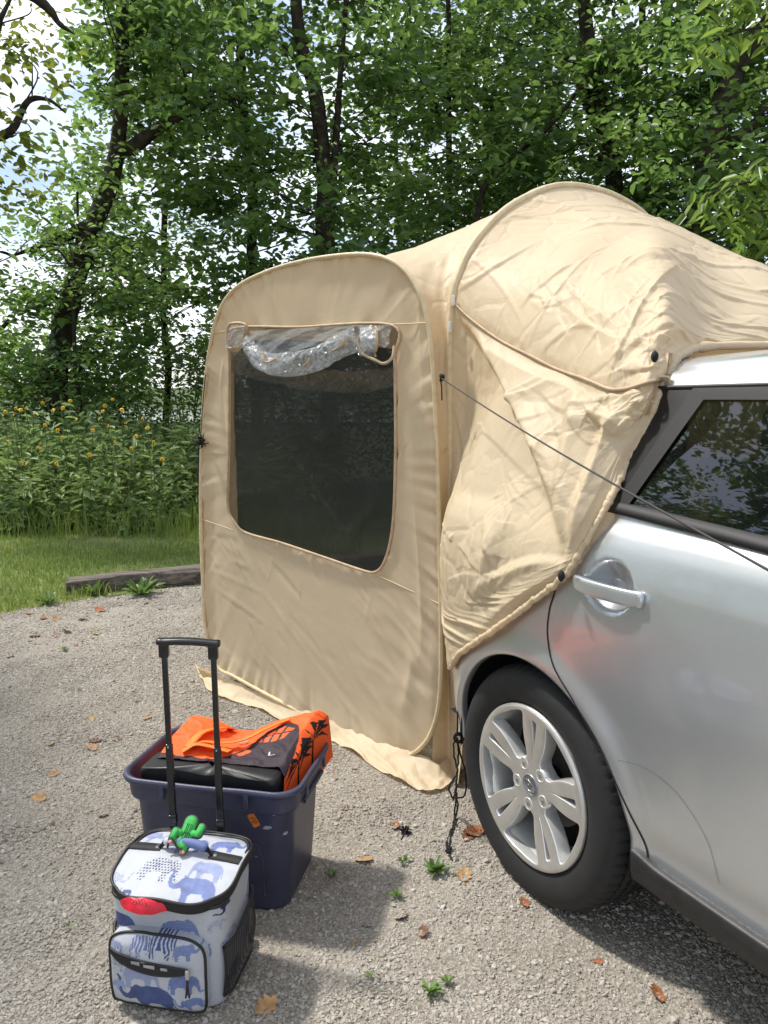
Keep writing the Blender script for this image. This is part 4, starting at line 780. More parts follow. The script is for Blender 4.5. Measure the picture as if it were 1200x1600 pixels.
# ---- cloth relaxation: lengthened threads buckle into folds
def relax(P, pin, slack=(.03, .03), iters=120, grav=.0, seed=0, amp=.004, bend=.12, push=None):
    n, m = P.shape[:2]; P = P.copy(); wgt = np.where(pin, 0., 1.)[..., None]
    def L(a, b): return np.linalg.norm(b-a, axis=-1)[..., None]
    sl = lambda i0, i1, st=1: slice(i0, i1, st)
    r_u = L(P[:-1], P[1:])*(1+slack[0]); r_v = L(P[:, :-1], P[:, 1:])*(1+slack[1])
    sm = 1+(slack[0]+slack[1])/2; r_d = L(P[:-1, :-1], P[1:, 1:])*sm; r_e = L(P[1:, :-1], P[:-1, 1:])*sm
    b_u = L(P[:-2], P[2:])*(1+slack[0]); b_v = L(P[:, :-2], P[:, 2:])*(1+slack[1])
    rs = np.random.default_rng(seed); I, J = np.meshgrid(np.arange(n), np.arange(m), indexing='ij')
    nr = np.cross(np.gradient(P, axis=0), np.gradient(P, axis=1)); nr /= np.linalg.norm(nr, axis=-1)[..., None]+1e-12
    P += nr*(amp*(noise(I*.16, J*.16, seed=seed)+.35*noise(I*.37, J*.37, seed=seed+1)))[..., None]*wgt
    def sol(A, B, wa, wb, r, k=1., mode=0):
        d = B-A; l = np.linalg.norm(d, axis=-1)[..., None]+1e-9; q = (l-r)/l
        if mode == 1: q = np.maximum(q, 0)
        if mode == -1: q = np.minimum(q, 0)
        cpl = k*q*d/np.maximum(wa+wb, 1e-9); A += wa*cpl; B -= wb*cpl
    for it in range(iters):
        P[..., 2] -= grav*wgt[..., 0]
        for o in (0, 1):
            sol(P[o:-1:2], P[o+1::2][:P[o:-1:2].shape[0]], wgt[o:-1:2], wgt[o+1::2][:P[o:-1:2].shape[0]], r_u[o::2][:P[o:-1:2].shape[0]])
            a = P[:, o:-1:2]; k = a.shape[1]; sol(a, P[:, o+1::2][:, :k], wgt[:, o:-1:2], wgt[:, o+1::2][:, :k], r_v[:, o::2][:, :k])
        for o in (0, 1):
            a = P[o:-1:2, :-1]; k = a.shape[0]; sol(a, P[o+1::2, 1:][:k], wgt[o:-1:2, :-1], wgt[o+1::2, 1:][:k], r_d[o::2][:k], .5, 1)
            a = P[o:-1:2, 1:]; k = a.shape[0]; sol(a, P[o+1::2, :-1][:k], wgt[o:-1:2, 1:], wgt[o+1::2, :-1][:k], r_e[o::2][:k], .5, 1)
        for o in (0, 1, 2, 3):
            a = P[o:-2:4]; k = a.shape[0]
            if k: sol(a, P[o+2::4][:k], wgt[o:-2:4], wgt[o+2::4][:k], b_u[o::4][:k], bend, -1)
            a = P[:, o:-2:4]; k = a.shape[1]
            if k: sol(a, P[:, o+2::4][:, :k], wgt[:, o:-2:4], wgt[:, o+2::4][:, :k], b_v[:, o::4][:, :k], bend, -1)
        if push is not None: P = np.where(wgt > 0, push(P), P)
    return P
def upsample(P, f):
    n, m = P.shape[:2]; Q = np.stack([spline(P[:, j], (n-1)*f+1) for j in range(m)], 1); return np.stack([spline(Q[i], (m-1)*f+1) for i in range(Q.shape[0])], 0)
def coons(top, bot, left, right):
    """top,bot: (m,3) left to right; left,right: (n,3) top to bottom -> (n,m,3)"""
    n, m = len(left), len(top); u = np.linspace(0, 1, m)[None, :, None]; v = np.linspace(0, 1, n)[:, None, None]
    return (1-v)*top[None]+v*bot[None]+(1-u)*left[:, None]+u*right[:, None]-((1-u)*(1-v)*top[0]+u*(1-v)*top[-1]+(1-u)*v*bot[0]+u*v*bot[-1])
def folds(P, n, seed, ang, spread, amp, wid=(.007, .016), ln=(.08, .38), mask=1.):
    """sharp creases pressed into a sheet: many short tent-shaped ridges and furrows"""
    N_u, N_v = P.shape[:2]; rs = np.random.default_rng(seed)
    U = np.concatenate([np.zeros((1, N_v)), np.cumsum(np.linalg.norm(np.diff(P, axis=0), axis=2), axis=0)]); V = np.concatenate([np.zeros((N_u, 1)), np.cumsum(np.linalg.norm(np.diff(P, axis=1), axis=2), axis=1)], axis=1)
    D = np.zeros((N_u, N_v))
    for k in range(n):
        i, j = rs.integers(N_u), rs.integers(N_v); a = ang+rs.normal(0, spread); L = ln[0]+(ln[1]-ln[0])*rs.random()**2; w_ = wid[0]+(wid[1]-wid[0])*rs.random()**2
        du, dv = U-U[i, j], V-V[i, j]; l = du*math.cos(a)+dv*math.sin(a); d = -du*math.sin(a)+dv*math.cos(a)+rs.normal(0, .25)*l*l/L
        taper = np.clip(1-np.abs(l)/L, 0, 1); wl = w_*(.35+.65*taper)
        sg = 1 if rs.random() < .5 else -1; asym = np.where(d*sg > 0, np.abs(d)/wl, np.abs(d)/(wl*4.5))
        D += (1 if rs.random() < .72 else -.8)*amp*(w_/.012)*np.clip(1-asym, 0, 1)*np.minimum(1, taper*2.5)*(.35+.65*rs.random())
    e = np.minimum.outer(np.minimum(np.arange(N_u), np.arange(N_u)[::-1]), np.full(N_v, 9999)); e = np.minimum(e, np.minimum(np.arange(N_v), np.arange(N_v)[::-1])[None]); D *= np.clip(e/14, 0, 1)*mask
    nr = np.cross(np.gradient(P, axis=0), np.gradient(P, axis=1)); nr /= np.linalg.norm(nr, axis=-1)[..., None]+1e-12
    return P+nr*D[..., None]
def crumple(P, slack, seed, push):
    n, m = P.shape[:2]; P = relax(P, border(n, m), slack, 140, .0007, seed, .010, .22, push)
    Q = upsample(P, 4); Q = relax(Q, border(*Q.shape[:2]), (.004, .004), 14, 0, seed+1, .0006, .10, push); return Q
def border(n, m):
    p = np.zeros((n, m), bool); p[0] = p[-1] = True; p[:, 0] = p[:, -1] = True; return p
def h2pt(b, z): return R2+np.multiply.outer(np.asarray(b, float), d2)+np.multiply.outer(np.asarray(z, float), UP)

def tent():
    T = thing('tailgate_tent', (-.33, 3.1, 0), 'tan pop-up tailgate tent with screened window joined to the back of the silver car', 'tent')
    pan = panel(T, L1, e1, n1, HOOP, WIN, 3)
    A = L1+e1*.10; B = L1+e1*1.515; C = R2+d2*1.52; Dc = A+(C-B)
    # the two hidden sides carry screened openings too
    eL = (Dc-A)/np.linalg.norm(Dc-A); nL = np.array([-eL[1], eL[0], 0]); lenL = np.linalg.norm(Dc-A)
    hp = HOOP.copy(); hp[:, 0] = (hp[:, 0]-.09)/1.433*lenL; hp[:, 1] = np.maximum(hp[:, 1], .05)
    wn = np.array([[.19, .30], [.19, .9], [.20, 1.5], [.26, 1.64], [.8, 1.66], [1.30, 1.62], [1.38, 1.5], [1.40, .9], [1.39, .30], [1.30, .18], [.8, .16], [.26, .19]])
    panel(T, A+nL*.02, eL, nL, hp, wn, 40)
    eB = (C-Dc)/np.linalg.norm(C-Dc); nB = np.array([-eB[1], eB[0], 0])
    panel(T, Dc+nB*.02, eB, nB, hp, wn, 60)
    # hoop facing the car
    hh = spline(H2, 160); HP = h2pt(hh[:, 0], hh[:, 1]); mk('hoop_piping', *tube(HP+n2*.003, .0125, 10), PIPE, T)
    # ---- roof stretched between the hoops
    def arc(O, e, hoop, z0, n=60):
        Q = spline(hoop, 600, closed=True); i = np.argmin(Q[:, 1]); Q = np.roll(Q, -i, 0); 
        if Q[60, 0] > Q[0, 0] and Q[60, 0] > Q[-60, 0]: Q = Q[::-1]
        k = np.where(Q[:, 1] > z0)[0]; Q = resamp(Q[k[0]:k[-1]+1], n); return O+Q[:, :1]*e+Q[:, 1:]*UP
    z0 = 1.15; c1 = arc(L1, e1, HOOP, z0); cL = arc(A+nL*.02, eL, hp, z0); cB = arc(Dc+nB*.02, eB, hp, z0)
    if c1[0, 0] > c1[-1, 0]: c1 = c1[::-1]
    if np.linalg.norm(cL[0]-c1[0]) > np.linalg.norm(cL[-1]-c1[0]): cL = cL[::-1]
    if np.linalg.norm(cB[0]-cL[-1]) > np.linalg.norm(cB[-1]-cL[-1]): cB = cB[::-1]
    k = np.where(hh[:, 1] > z0)[0]; c2 = resamp(HP[k[0]:k[-1]+1], 60)
    m = 60; P = coons(c1, cB, cL, c2); P[1:-1, 1:-1, 2] = np.minimum(P[1:-1, 1:-1, 2], 2.1)
    P = (1-np.linspace(0, 1, m))[:, None, None]*c1[None]+np.linspace(0, 1, m)[:, None, None]*cB[None]; P[:, 0] = cL; P[:, -1] = c2; P[0] = c1; P[-1] = cB
    for it in range(900): P[1:-1, 1:-1] = .25*(P[:-2, 1:-1]+P[2:, 1:-1]+P[1:-1, :-2]+P[1:-1, 2:])
    u = np.linspace(0, 1, m); ur = u**1.25; uc_ = u**1.9; bl = np.sin(np.pi*ur)[:, None]**.75*np.sin(np.pi*uc_)[None]**.7; P[..., 2] += (2.12-P[m//2, int(m*.68), 2])*bl
    P = upsample(P, 3); P = relax(P, border(*P.shape[:2]), (.006, .006), 30, 0, 5, .003, .25); P = folds(P, 60, 61, .9, 1.0, .003)
    mk('roof_cloth', P, gridf(*P.shape[:2]), TAN, T)
    # ---- corner gussets between neighbouring hoops
    def gusset(pa, pb, seed, nm='corner_gusset'):
        z = np.linspace(-.005, z0+.06, 90); n_ = 9; k = np.linspace(0, 1, n_)
        V = np.stack([pa(z), pb(z)], 1); Q = V[:, :1]*(1-k)[None, :, None]+V[:, 1:]*k[None, :, None]
        out_ = np.cross(V[0, 1]-V[0, 0], UP); out_ /= np.linalg.norm(out_)+1e-9
        Q = Q+out_*(.010*noise(z*4, seed+.5)[:, None]*np.sin(np.pi*k)[None])[..., None]; mk(nm, Q, gridf(90, n_), TAN, T)
    def edge_of(O, e, hoop, right):
        Q = spline(hoop, 900, closed=True); c_ = Q[:, 0].mean(); Q = Q[(Q[:, 0] > c_) if right else (Q[:, 0] < c_)]; Q = Q[(Q[:, 1] > .18) & (Q[:, 1] < 1.6)]; Q = Q[np.argsort(Q[:, 1])]
        ext = (Q[0, 0]); return lambda z: O+np.interp(z, Q[:, 1], Q[:, 0])[:, None]*e+z[:, None]*UP
    q2 = spline(H2, 300); lft = q2[:90]; lft = lft[np.argsort(lft[:, 1])]; rgt = q2[-110:]; rgt = rgt[np.argsort(rgt[:, 1])]
    h2l = lambda z: h2pt(np.interp(z, lft[:, 1], lft[:, 0]), z); h2r = lambda z: h2pt(np.interp(z, rgt[:, 1], rgt[:, 0]), z)
    gusset(edge_of(L1, e1, HOOP, True), h2l, 1); gusset(edge_of(L1, e1, HOOP, False), edge_of(A+nL*.02, eL, hp, False), 2)
    gusset(edge_of(A+nL*.02, eL, hp, True), edge_of(Dc+nB*.02, eB, hp, False), 3); gusset(edge_of(Dc+nB*.02, eB, hp, True), h2r, 4)
    # closing strip from the hoop to the car bumper, low down
    z = np.linspace(-.005, .62, 60); a_ = h2l(z); tgt = cw(.58+0*z, -.16-.02*np.sin(z*9), z); k = np.linspace(0, 1, 24)
    Q = a_[:, None]*(1-k)[None, :, None]+tgt[:, None]*k[None, :, None]; Q = Q+n2*(.018*fbm(k[None]*4+z[:, None]*1.5, z[:, None]*1.6, seed=71))[..., None]; mk('closing_flap', Q, gridf(60, 24), TAN, T)
    # ---- skirt lying on the gravel
    outer = np.array([G(u, v)[:2] for u, v in ((303, 1035), (308, 1050), (330, 1087), (400, 1112), (450, 1137), (525, 1167), (600, 1215), (640, 1236), (668, 1245), (700, 1235), (716, 1205))]); outer = spline(outer, 150)
    inner = np.array([(L1+e1*a)[:2] for a in np.linspace(.02, 1.515, 60)]+[R2[:2]+d2[:2]*b for b in np.linspace(.06, .22, 8)]); inner = resamp(inner, 150)
    k = np.linspace(0, 1, 22); x = inner[:, None]*(1-k)[None, :, None]+outer[:, None]*k[None, :, None]
    hgt = .045*(1-k)[None]**2.2+.016+.012*np.abs(fbm(x[..., 0]*9, x[..., 1]*9, seed=81))*2+.010*noise(np.arange(150)[:, None]*.25, k[None]*3, seed=82)*k[None]
    mk('ground_skirt', np.concatenate([x, hgt[..., None]], -1), gridf(150, 22), TAN, T)
    # ---- seams on the window panel
    def on1(a, z, l=.006): return L1+np.multiply.outer(np.atleast_1d(a), e1)+np.multiply.outer(np.atleast_1d(z), UP)+n1*l
    for (p, q) in (((.092, .815), (.335, .79)), ((1.20, .722), (1.52, .66)), ((1.285, 1.634), (1.447, 1.629)), ((.20, 1.66), (.363, 1.668))):
        v, f = tube(np.concatenate([on1(*(np.array(p)*(1-k)+np.array(q)*k), .003) for k in np.linspace(0, 1, 20)]), .0020, 5); mk('seam', v, f, PIPE, pan)
    # ---- clear vinyl blind rolled up across the window top
    mv, t, p, o = mat('clear_vinyl'); p.inputs['Base Color'].default_value = (.80, .84, .87, 1); p.inputs['Roughness'].default_value = .08; p.inputs['Specular IOR Level'].default_value = 1.0
    c = N_(t, 'TexCoord'); n = N_(t, 'TexNoise', Scale=42., Detail=4., Distortion=1.2); t.links.new(c.outputs['Object'], n.inputs['Vector']); bb = bump(t, p, n.outputs['Fac'], 1., .02)
    gl = N_(t, 'BsdfGlossy', Roughness=.06); t.links.new(bb.outputs['Normal'], gl.inputs['Normal']); ad = N_(t, 'MixShader', Fac=.4); t.links.new(p.outputs['BSDF'], ad.inputs[1]); t.links.new(gl.outputs['BSDF'], ad.inputs[2])
    tr = N_(t, 'BsdfTransparent', Color=(.93, .95, .96, 1)); ms = N_(t, 'MixShader'); fr = ramp(t, n.outputs['Fac'], [(.38, (.14,)*3), (.62, (.52,)*3)]); t.links.new(fr, ms.inputs['Fac']); t.links.new(tr.outputs['BSDF'], ms.inputs[1]); t.links.new(ad.outputs['Shader'], ms.inputs[2]); t.links.new(ms.outputs['Shader'], o.inputs['Surface'])
    mv2 = seethrough('clear_vinyl_sheet', (.75, .77, .76), .22, .12, 1.0)
    def onp(u, v, l): return onplane(u, v, L1+n1*l, n1)
    path = spline([onp(*q) for q in ((386, 527, .035), (392, 545, .045), (410, 563, .055), (440, 572, .06), (480, 563, .062), (520, 548, .06), (550, 532, .055), (566, 524, .05))], 110); kk = np.linspace(0, 1, 110)
    rr = np.interp(kk, [0, .08, .2, .45, .8, .95, 1], [.012, .024, .036, .044, .044, .050, .046]); v, f = tube(path, rr, 36, caps=False); v = v.reshape(110, 36, 3)
    cen = path[:, None]; th = np.arange(36)[None]*.175; lump = 1+.30*fbm(kk[:, None]*9, np.cos(th)*1.2+np.sin(th)*.9, seed=91, o=4)+.10*np.sin(th*3+kk[:, None]*16); v = cen+(v-cen)*lump[..., None]
    vb = mk('vinyl_roll', v, gridf(110, 36, False, True), mv, T)
    # spiral layers showing at the rolled end, and trim tape
    tt = np.linspace(0, 5.5*np.pi, 90); c0 = onp(574, 532, .06); rad = .012+.0024*tt; sp_ = c0+rad[:, None]*(np.cos(tt)[:, None]*(e1*.62+n1*.5)+np.sin(tt)[:, None]*UP*1.0); w_ = e1*.03-n1*.01
    mk('vinyl_end', np.stack([sp_-w_, sp_+w_], 1), gridf(90, 2), mv, vb); mk('edge_tape', *tube(sp_+w_, .004, 6), BIND, vb)
    loop = spline([onp(*q) for q in ((578, 516, .05), (560, 530, .06), (566, 552, .07), (585, 562, .07), (600, 568, .065), (613, 558, .05), (616, 540, .035))], 60); mk('edge_tape', *tube(loop, .0055, 6), BIND, vb)
    loop = spline([onp(*q) for q in ((386, 526, .02), (384, 508, .03), (366, 505, .03), (356, 512, .03), (355, 540, .03), (362, 545, .028))], 50); mk('edge_tape', *tube(loop, .0065, 6), BIND, vb)
    for q in (((410, 552), (415, 566)), ((412, 565), (432, 560)), ((475, 572), (486, 558)), ((520, 548), (540, 532))):
        mk('edge_tape', *tube(spline([onp(*q[0], .10), onp((q[0][0]+q[1][0])/2, (q[0][1]+q[1][1])/2+3, .108), onp(*q[1], .10)], 12), .0075, 6, flat=.5), BIND, vb)
    def sheet(poly, nm, seed, lift=.02):
        a, b, c_, d_ = [onp(*q, lift) for q in poly]; u, v_ = np.meshgrid(np.linspace(0, 1, 70), np.linspace(0, 1, 24), indexing='ij'); Q = ((1-u)*(1-v_))[..., None]*a+(u*(1-v_))[..., None]*b+(u*v_)[..., None]*c_+((1-u)*v_)[..., None]*d_
        Q = Q+n1*(.018*fbm(u*7+v_*3, v_*3, seed=seed)+.03*v_)[..., None]; mk(nm, Q, gridf(70, 24), mv2, vb)
    sheet(((386, 517), (556, 508), (552, 530), (420, 560)), 'vinyl_sheet', 93); sheet(((556, 508), (612, 508), (614, 545), (585, 535)), 'vinyl_sheet', 95); sheet(((358, 508), (384, 510), (386, 543), (360, 545)), 'vinyl_flap', 97, .028)
    # darker rolled blind of the far side, seen through the screen
    P0 = A+eL*.10+UP*1.56; P1 = A+eL*1.42+UP*1.56; pth = np.stack([P0*(1-q)+P1*q-UP*.10*math.sin(math.pi*q)-nL*.08 for q in np.linspace(0, 1, 60)]); v, f = tube(pth, .055, 18); cen = np.repeat(pth, 18, 0); v = cen+(v-cen)*(1+.3*fbm(v[:, 0]*12, v[:, 1]*12+v[:, 2]*9, seed=99))[:, None]; mk('vinyl_roll', v, f, mv, T)
    # ---- sleeve over the car: upper sheet
    rim = spline([carpt(1040, 592, -.205), carpt(1052, 570, -.23), carpt(1062, 557, -.28), cw(-.15, -.42, 1.508), cw(-.18, -.65, 1.518), cw(-.22, -.9, 1.522), cw(-.24, -1.2, 1.515), cw(-.22, -1.45, 1.49), cw(-.2, -1.58, 1.44)], 60)
    k = np.where(hh[:, 1] > 1.703)[0]; arc2 = resamp(HP[k[0]:k[-1]+1], 60)
    seam_px = [(708, 472), (735, 497), (780, 530), (830, 556), (870, 576), (915, 592), (955, 608), (985, 606), (1012, 598), (1040, 592)]
    a0, a1 = arc2[0], rim[0]; nn = len(seam_px); sd = []
    for i, (u, v) in enumerate(seam_px):
        q = np.clip((u-708)/332, 0, 1); Yd = a0[1]*(1-q)+a1[1]*q-.10*math.sin(math.pi*q); sd.append(atY(u, v, Yd))
        for _ in range(80):
            r_ = sd[-1]-W0; s_, t_ = r_@AX, r_@NO
            if s_ > .69 or t_ > side_t(s_, min(sd[-1][2], 1.46), False)+.05: break
            Yd -= .01; sd[-1] = atY(u, v, Yd)
    sd[0], sd[-1] = a0, a1; seam = spline(sd, 50)
    far = np.stack([arc2[-1]*(1-q)+rim[-1]*q for q in np.linspace(0, 1, 50)])
    P = coons(arc2, rim, seam, far)       # (50 along the sleeve, 60 across)
    u = np.linspace(0, 1, 60)[None]; v = np.linspace(0, 1, 50)[:, None]
    P[..., 2] += .085*np.sin(np.pi*v)**1.5*np.sin(np.pi*np.clip(u*1.05, 0, 1))
    # the raised tailgate underneath pushes up a ridge and a corner
    uc = .50-.34*(v-.25); rid = np.exp(-((u-uc)/.075)**2)*np.clip((v-.36)/.25, 0, 1)*np.clip((1-v)/.15, 0, 1); P[..., 2] += .05*rid
    val = np.exp(-((u-uc-.15)/.085)**2)*np.clip((v-.3)/.25, 0, 1)*np.clip((1.02-v)/.15, 0, 1); P[..., 2] -= .035*val
    pin = border(50, 60)
    def keep_up(Q):
        r = Q-W0; s_ = r@AX; t_ = r@NO; z_ = ROOFZ(np.clip(np.where(t_ < -.9, -1.8-t_, t_), -.9, -.236))+.015; inside = (s_ < .46) & (t_ < -.2) & (t_ > -1.6) & (Q[..., 2] < z_)
        Q = Q.copy(); Q[..., 2] = np.where(inside, z_, Q[..., 2]); return Q
    for _ in range(3): P[1:-1, 1:-1] = .5*P[1:-1, 1:-1]+.125*(P[:-2, 1:-1]+P[2:, 1:-1]+P[1:-1, :-2]+P[1:-1, 2:])
    P = upsample(P, 5); P = folds(P, 120, 41, .85, .45, .0078, ln=(.12, .55)); P = folds(P, 110, 42, .4, 1.0, .0048, (.005, .011), (.05, .22))
    nv, nu = P.shape[:2]; vv = np.linspace(0, 1, nv)[:, None]; uu = np.linspace(0, 1, nu)[None]; nr = np.cross(np.gradient(P, axis=0), np.gradient(P, axis=1)); nr /= np.linalg.norm(nr, axis=-1)[..., None]+1e-12
    gat = .0075*np.exp(-uu/.035)*np.abs(noise(vv*46+uu*8, uu*6, seed=44))+.012*fbm(vv*2.2+uu, uu*3.0, seed=45, o=2)*np.clip(vv*4, 0, 1)*np.clip((1-vv)*4, 0, 1)*np.clip(uu*8, 0, 1)*np.clip((1-uu)*8, 0, 1)
    gat *= np.clip(vv*12, 0, 1)*np.clip((1-vv)*12, 0, 1)*np.clip(uu*60, 0, 1); sgn = 1 if (nr[nv//2, nu//3]@np.array([-.3, -.5, .8])) > 0 else -1
    P = P+nr*(gat*sgn)[..., None]; P[1:-1, 1:-1] = keep_up(P)[1:-1, 1:-1]
    US = mk('sleeve_top', P, gridf(*P.shape[:2]), TAN, T)
    # seam piping with a gathered edge
    sv = spline(seam, 120); mk('seam', *tube(sv+np.array([-.004, -.006, .0]), .0045, 6), BIND, US)
    # ---- sleeve: near side flap hanging from the seam to the car
    right = spline([a1, carpt(1030, 625, -.165), carpt(1012, 670, -.140), carpt(985, 722, -.105), carpt(955, 782, -.040), carpt(918, 848, .012), carpt(888, 898, .035)], 56)
    bot = spline([carpt(705, 1044, -.005), carpt(722, 1020, .03), carpt(750, 1000, .045), carpt(800, 966, .048), carpt(850, 927, .045), carpt(888, 898, .035)], 50)
    zl = np.linspace(1.703, .62, 12); lf = [h2pt(np.interp(z_, lft[:, 1], lft[:, 0]), z_) for z_ in zl]; lf = lf+[lf[-1]*.4+bot[0]*.6, bot[0]]; left = spline(lf, 56)
    P = coons(seam, bot, left, right)
    def outside(Q):
        r = Q-W0; s_ = r@AX; t_ = r@NO; zc = np.clip(Q[..., 2], .2, 1.468); tm = side_t(np.clip(s_, -1, .69), zc, False)+.022-.9*np.clip(s_-.66, 0, 1)
        return Q+np.where(s_ < .80, np.maximum(tm-t_, 0), 0)[..., None]*NO
    for it in range(60):
        P = outside(P) if it < 59 else P; P[1:-1, 1:-1] = .5*P[1:-1, 1:-1]+.125*(P[:-2, 1:-1]+P[2:, 1:-1]+P[1:-1, :-2]+P[1:-1, 2:])
    P[0] = seam; P[-1] = bot; P[:, 0] = left; P[:, -1] = right
    P = upsample(P, 5); nv, nu = P.shape[:2]; vv = np.linspace(0, 1, nv)[:, None]; uu = np.linspace(0, 1, nu)[None]
    pu, pv = pix(P); out_ = np.array([-.62, -.78, 0])
    def ridge(line, h, steep, gentle, side=1):       # draped fold with one sharp side, laid along a line of the sheet
        L = spline(np.array([q[:2] for q in line], float), 60); hh_ = np.interp(np.linspace(0, 1, 60), np.linspace(0, 1, len(line)), [q[2] for q in line])*h; best = np.full(pu.shape, 1e9); sd_ = np.zeros(pu.shape); ht = np.zeros(pu.shape)
        for k in range(59):
            a_, b_ = L[k], L[k+1]; d_ = b_-a_; l2 = d_@d_+1e-9; q = np.clip(((pu-a_[0])*d_[0]+(pv-a_[1])*d_[1])/l2, 0, 1); dx, dy = pu-a_[0]-q*d_[0], pv-a_[1]-q*d_[1]; r_ = np.hypot(dx, dy); m_ = r_ < best
            best[m_] = r_[m_]; sd_[m_] = np.sign(d_[0]*dy-d_[1]*dx)[m_]; ht[m_] = hh_[k]
        return ht*np.where(sd_*side > 0, np.clip(1-best/steep, 0, 1), np.clip(1-best/gentle, 0, 1)**1.3)
    K = [(722, 492, .2), (758, 545, .8), (800, 612, 1), (838, 685, 1), (862, 748, .8), (878, 810, .35), (884, 850, 0)]
    B_ = ridge(K, .070, 12, 95, 1)+ridge([(905, 612, .1), (902, 650, 1), (892, 720, 1), (886, 790, .8), (884, 860, .1)], .046, 13, 62, 1)+ridge([(968, 622, .2), (955, 660, 1), (935, 730, 1), (912, 800, .8), (893, 870, .1)], .042, 12, 40, 1)
    B_ += ridge([(880, 590, .3), (930, 640, 1), (962, 650, .6)], .028, 10, 40, -1)+ridge([(835, 700, .0), (800, 790, .8), (760, 870, 1), (735, 960, .2)], .020, 22, 60, -1)+ridge([(884, 880, .3), (830, 880, 1), (770, 905, .7), (735, 930, 0)], .022, 12, 40, 1)+ridge([(880, 895, .3), (820, 925, 1), (760, 975, .6), (720, 1015, 0)], .018, 10, 26, -1)
    rec = -.042*np.exp(-(((pu-745)/55)**2+((pv-610)/150)**2))
    for _ in range(10): B_[1:-1, 1:-1] = .4*B_[1:-1, 1:-1]+.15*(B_[:-2, 1:-1]+B_[2:, 1:-1]+B_[1:-1, :-2]+B_[1:-1, 2:])
    B_ = (B_+rec)*np.clip(uu*14, 0, 1)*np.clip((1-uu)*14, 0, 1)*np.clip(vv*22, 0, 1)*np.clip((1-vv)*14, 0, 1); P = P+out_*B_[..., None]
    mk_ = 1-.85*np.clip((uu-.45)/.2, 0, 1)*np.clip((vv-.15)/.2, 0, 1); P = folds(P, 110, 51, .3, .9, .0075, ln=(.06, .30), mask=mk_); P = folds(P, 90, 52, 1.2, 1.0, .0046, (.005, .011), (.04, .16), mk_)
    P[1:-1, 1:-1] = outside(P)[1:-1, 1:-1]
    LS = mk('sleeve_side', P, gridf(*P.shape[:2]), TAN, T)
    # gathered elastic hem
    hem = np.concatenate([spline(right, 90), spline(bot[::-1], 90)[1:]]); hem = resamp(hem, 420); kk = np.arange(420); r_ = .0085+.0018*noise(kk*.22, .3, seed=33)+.0012*noise(kk*.9, .3, seed=34); hem = hem+NO*.006+np.array([0, 0, 1.])*(.004*noise(kk*.3, 1.3, seed=36))[:, None]
    mk('gathered_hem', *tube(hem, np.maximum(r_, .005), 12), TAN, T)
    hem2 = spline(rim, 120); mk('gathered_hem', *tube(hem2, .012+.004*noise(np.arange(120)*.5, .7, seed=35), 10), TAN, T)
    # roof strap with its end loop
    st = spline([carpt(985, 607, -.15), carpt(1005, 598, -.15), carpt(1030, 590, -.17), carpt(1044, 590, -.18), carpt(1046, 598, -.185)], 30); mk('strap', *tube(st, .007, 8, flat=.5), PIPE, T)
    # far side flap
    ff = np.stack([far*(1-q)+(far+np.array([.02, -.03, -1.0]))*q for q in np.linspace(0, 1, 12)]); mk('sleeve_side', ff, gridf(12, 50), TAN, T)
    # ---- small fittings
    for (u_, v_, b) in ((708, 470, .05), (703, 511, .035)):
        c_ = onplane(u_, v_, R2+n2*.02, n2); bxv, bxf = box(c_, (.011, .010, .036), bev=.003); mk('toggle', bxv, bxf, WPLAS, T)
    for (P_) in (carpt(1023, 557, -.16), carpt(877, 900, .065)):
        bm = bmesh.new(); bmesh.ops.create_icosphere(bm, subdivisions=2, radius=.011); v_ = np.array([q.co[:] for q in bm.verts]); f_ = [[q.index for q in ff_.verts] for ff_ in bm.faces]; bm.free(); v_ *= np.array([.8, .8, 1.25]); mk('cord_lock', v_*(1+.15*noise(v_[:, 0]*200, v_[:, 1]*200, v_[:, 2]*200))[:, None]+P_, f_, CORD, T)
    # taut guy line running out past the car
    g0 = onplane(688, 590, R2+n2*.05, n2); g1 = atY(1250, 918, .98); pts = np.stack([g0*(1-q)+g1*q-UP*.012*math.sin(math.pi*q) for q in np.linspace(0, 1, 40)]); g2 = g1+(g1-g0)*.9
    GREYC = simple('grey_guy_cord', (.045, .04, .04), .7, nscale=200); gl_ = mk('guy_line', *tube(np.concatenate([pts, [g2]]), .0021, 6), GREYC, T)
    mk('cord_tail', *tube(spline([g0, g0+np.array([.004, -.006, -.03]), g0+np.array([.006, -.004, -.075])], 10), .0025, 6), CORD, T)
    kb, kf = tube(spline([g0+UP*.010, g0+n2*.010, g0-UP*.012], 8), [.004, .007, .009, .009, .008, .007, .006, .004], 8); mk('knot', kb, kf, CORD, T)
    return T
TENT = tent()

# ================================================================== things on the gravel
def frame(c, yaw):
    ex = np.array([math.cos(yaw), math.sin(yaw), 0]); ey = np.array([-math.sin(yaw), math.cos(yaw), 0])
    c = np.asarray(c, float); return lambda x, y, z: c+np.asarray(x, float)[..., None]*ex+np.asarray(y, float)[..., None]*ey+np.asarray(z, float)[..., None]*UP
def rrect(hx, hy, r, n):
    """rounded rectangle perimeter, anticlockwise from the middle of the front side (y = -hy)"""
    pts = [(0, -hy), (hx-r, -hy)]+[(hx-r+r*math.sin(a), -hy+r-r*math.cos(a)) for a in np.linspace(0, math.pi/2, 12)]+[(hx-r+r*math.cos(a), hy-r+r*math.sin(a)) for a in np.linspace(0, math.pi/2, 12)]+[(-hx+r-r*math.sin(a), hy-r+r*math.cos(a)) for a in np.linspace(0, math.pi/2, 12)]+[(-hx+r-r*math.cos(a), -hy+r-r*math.sin(a)) for a in np.linspace(0, math.pi/2, 12)]
    return resamp(np.array(pts), n, closed=True)

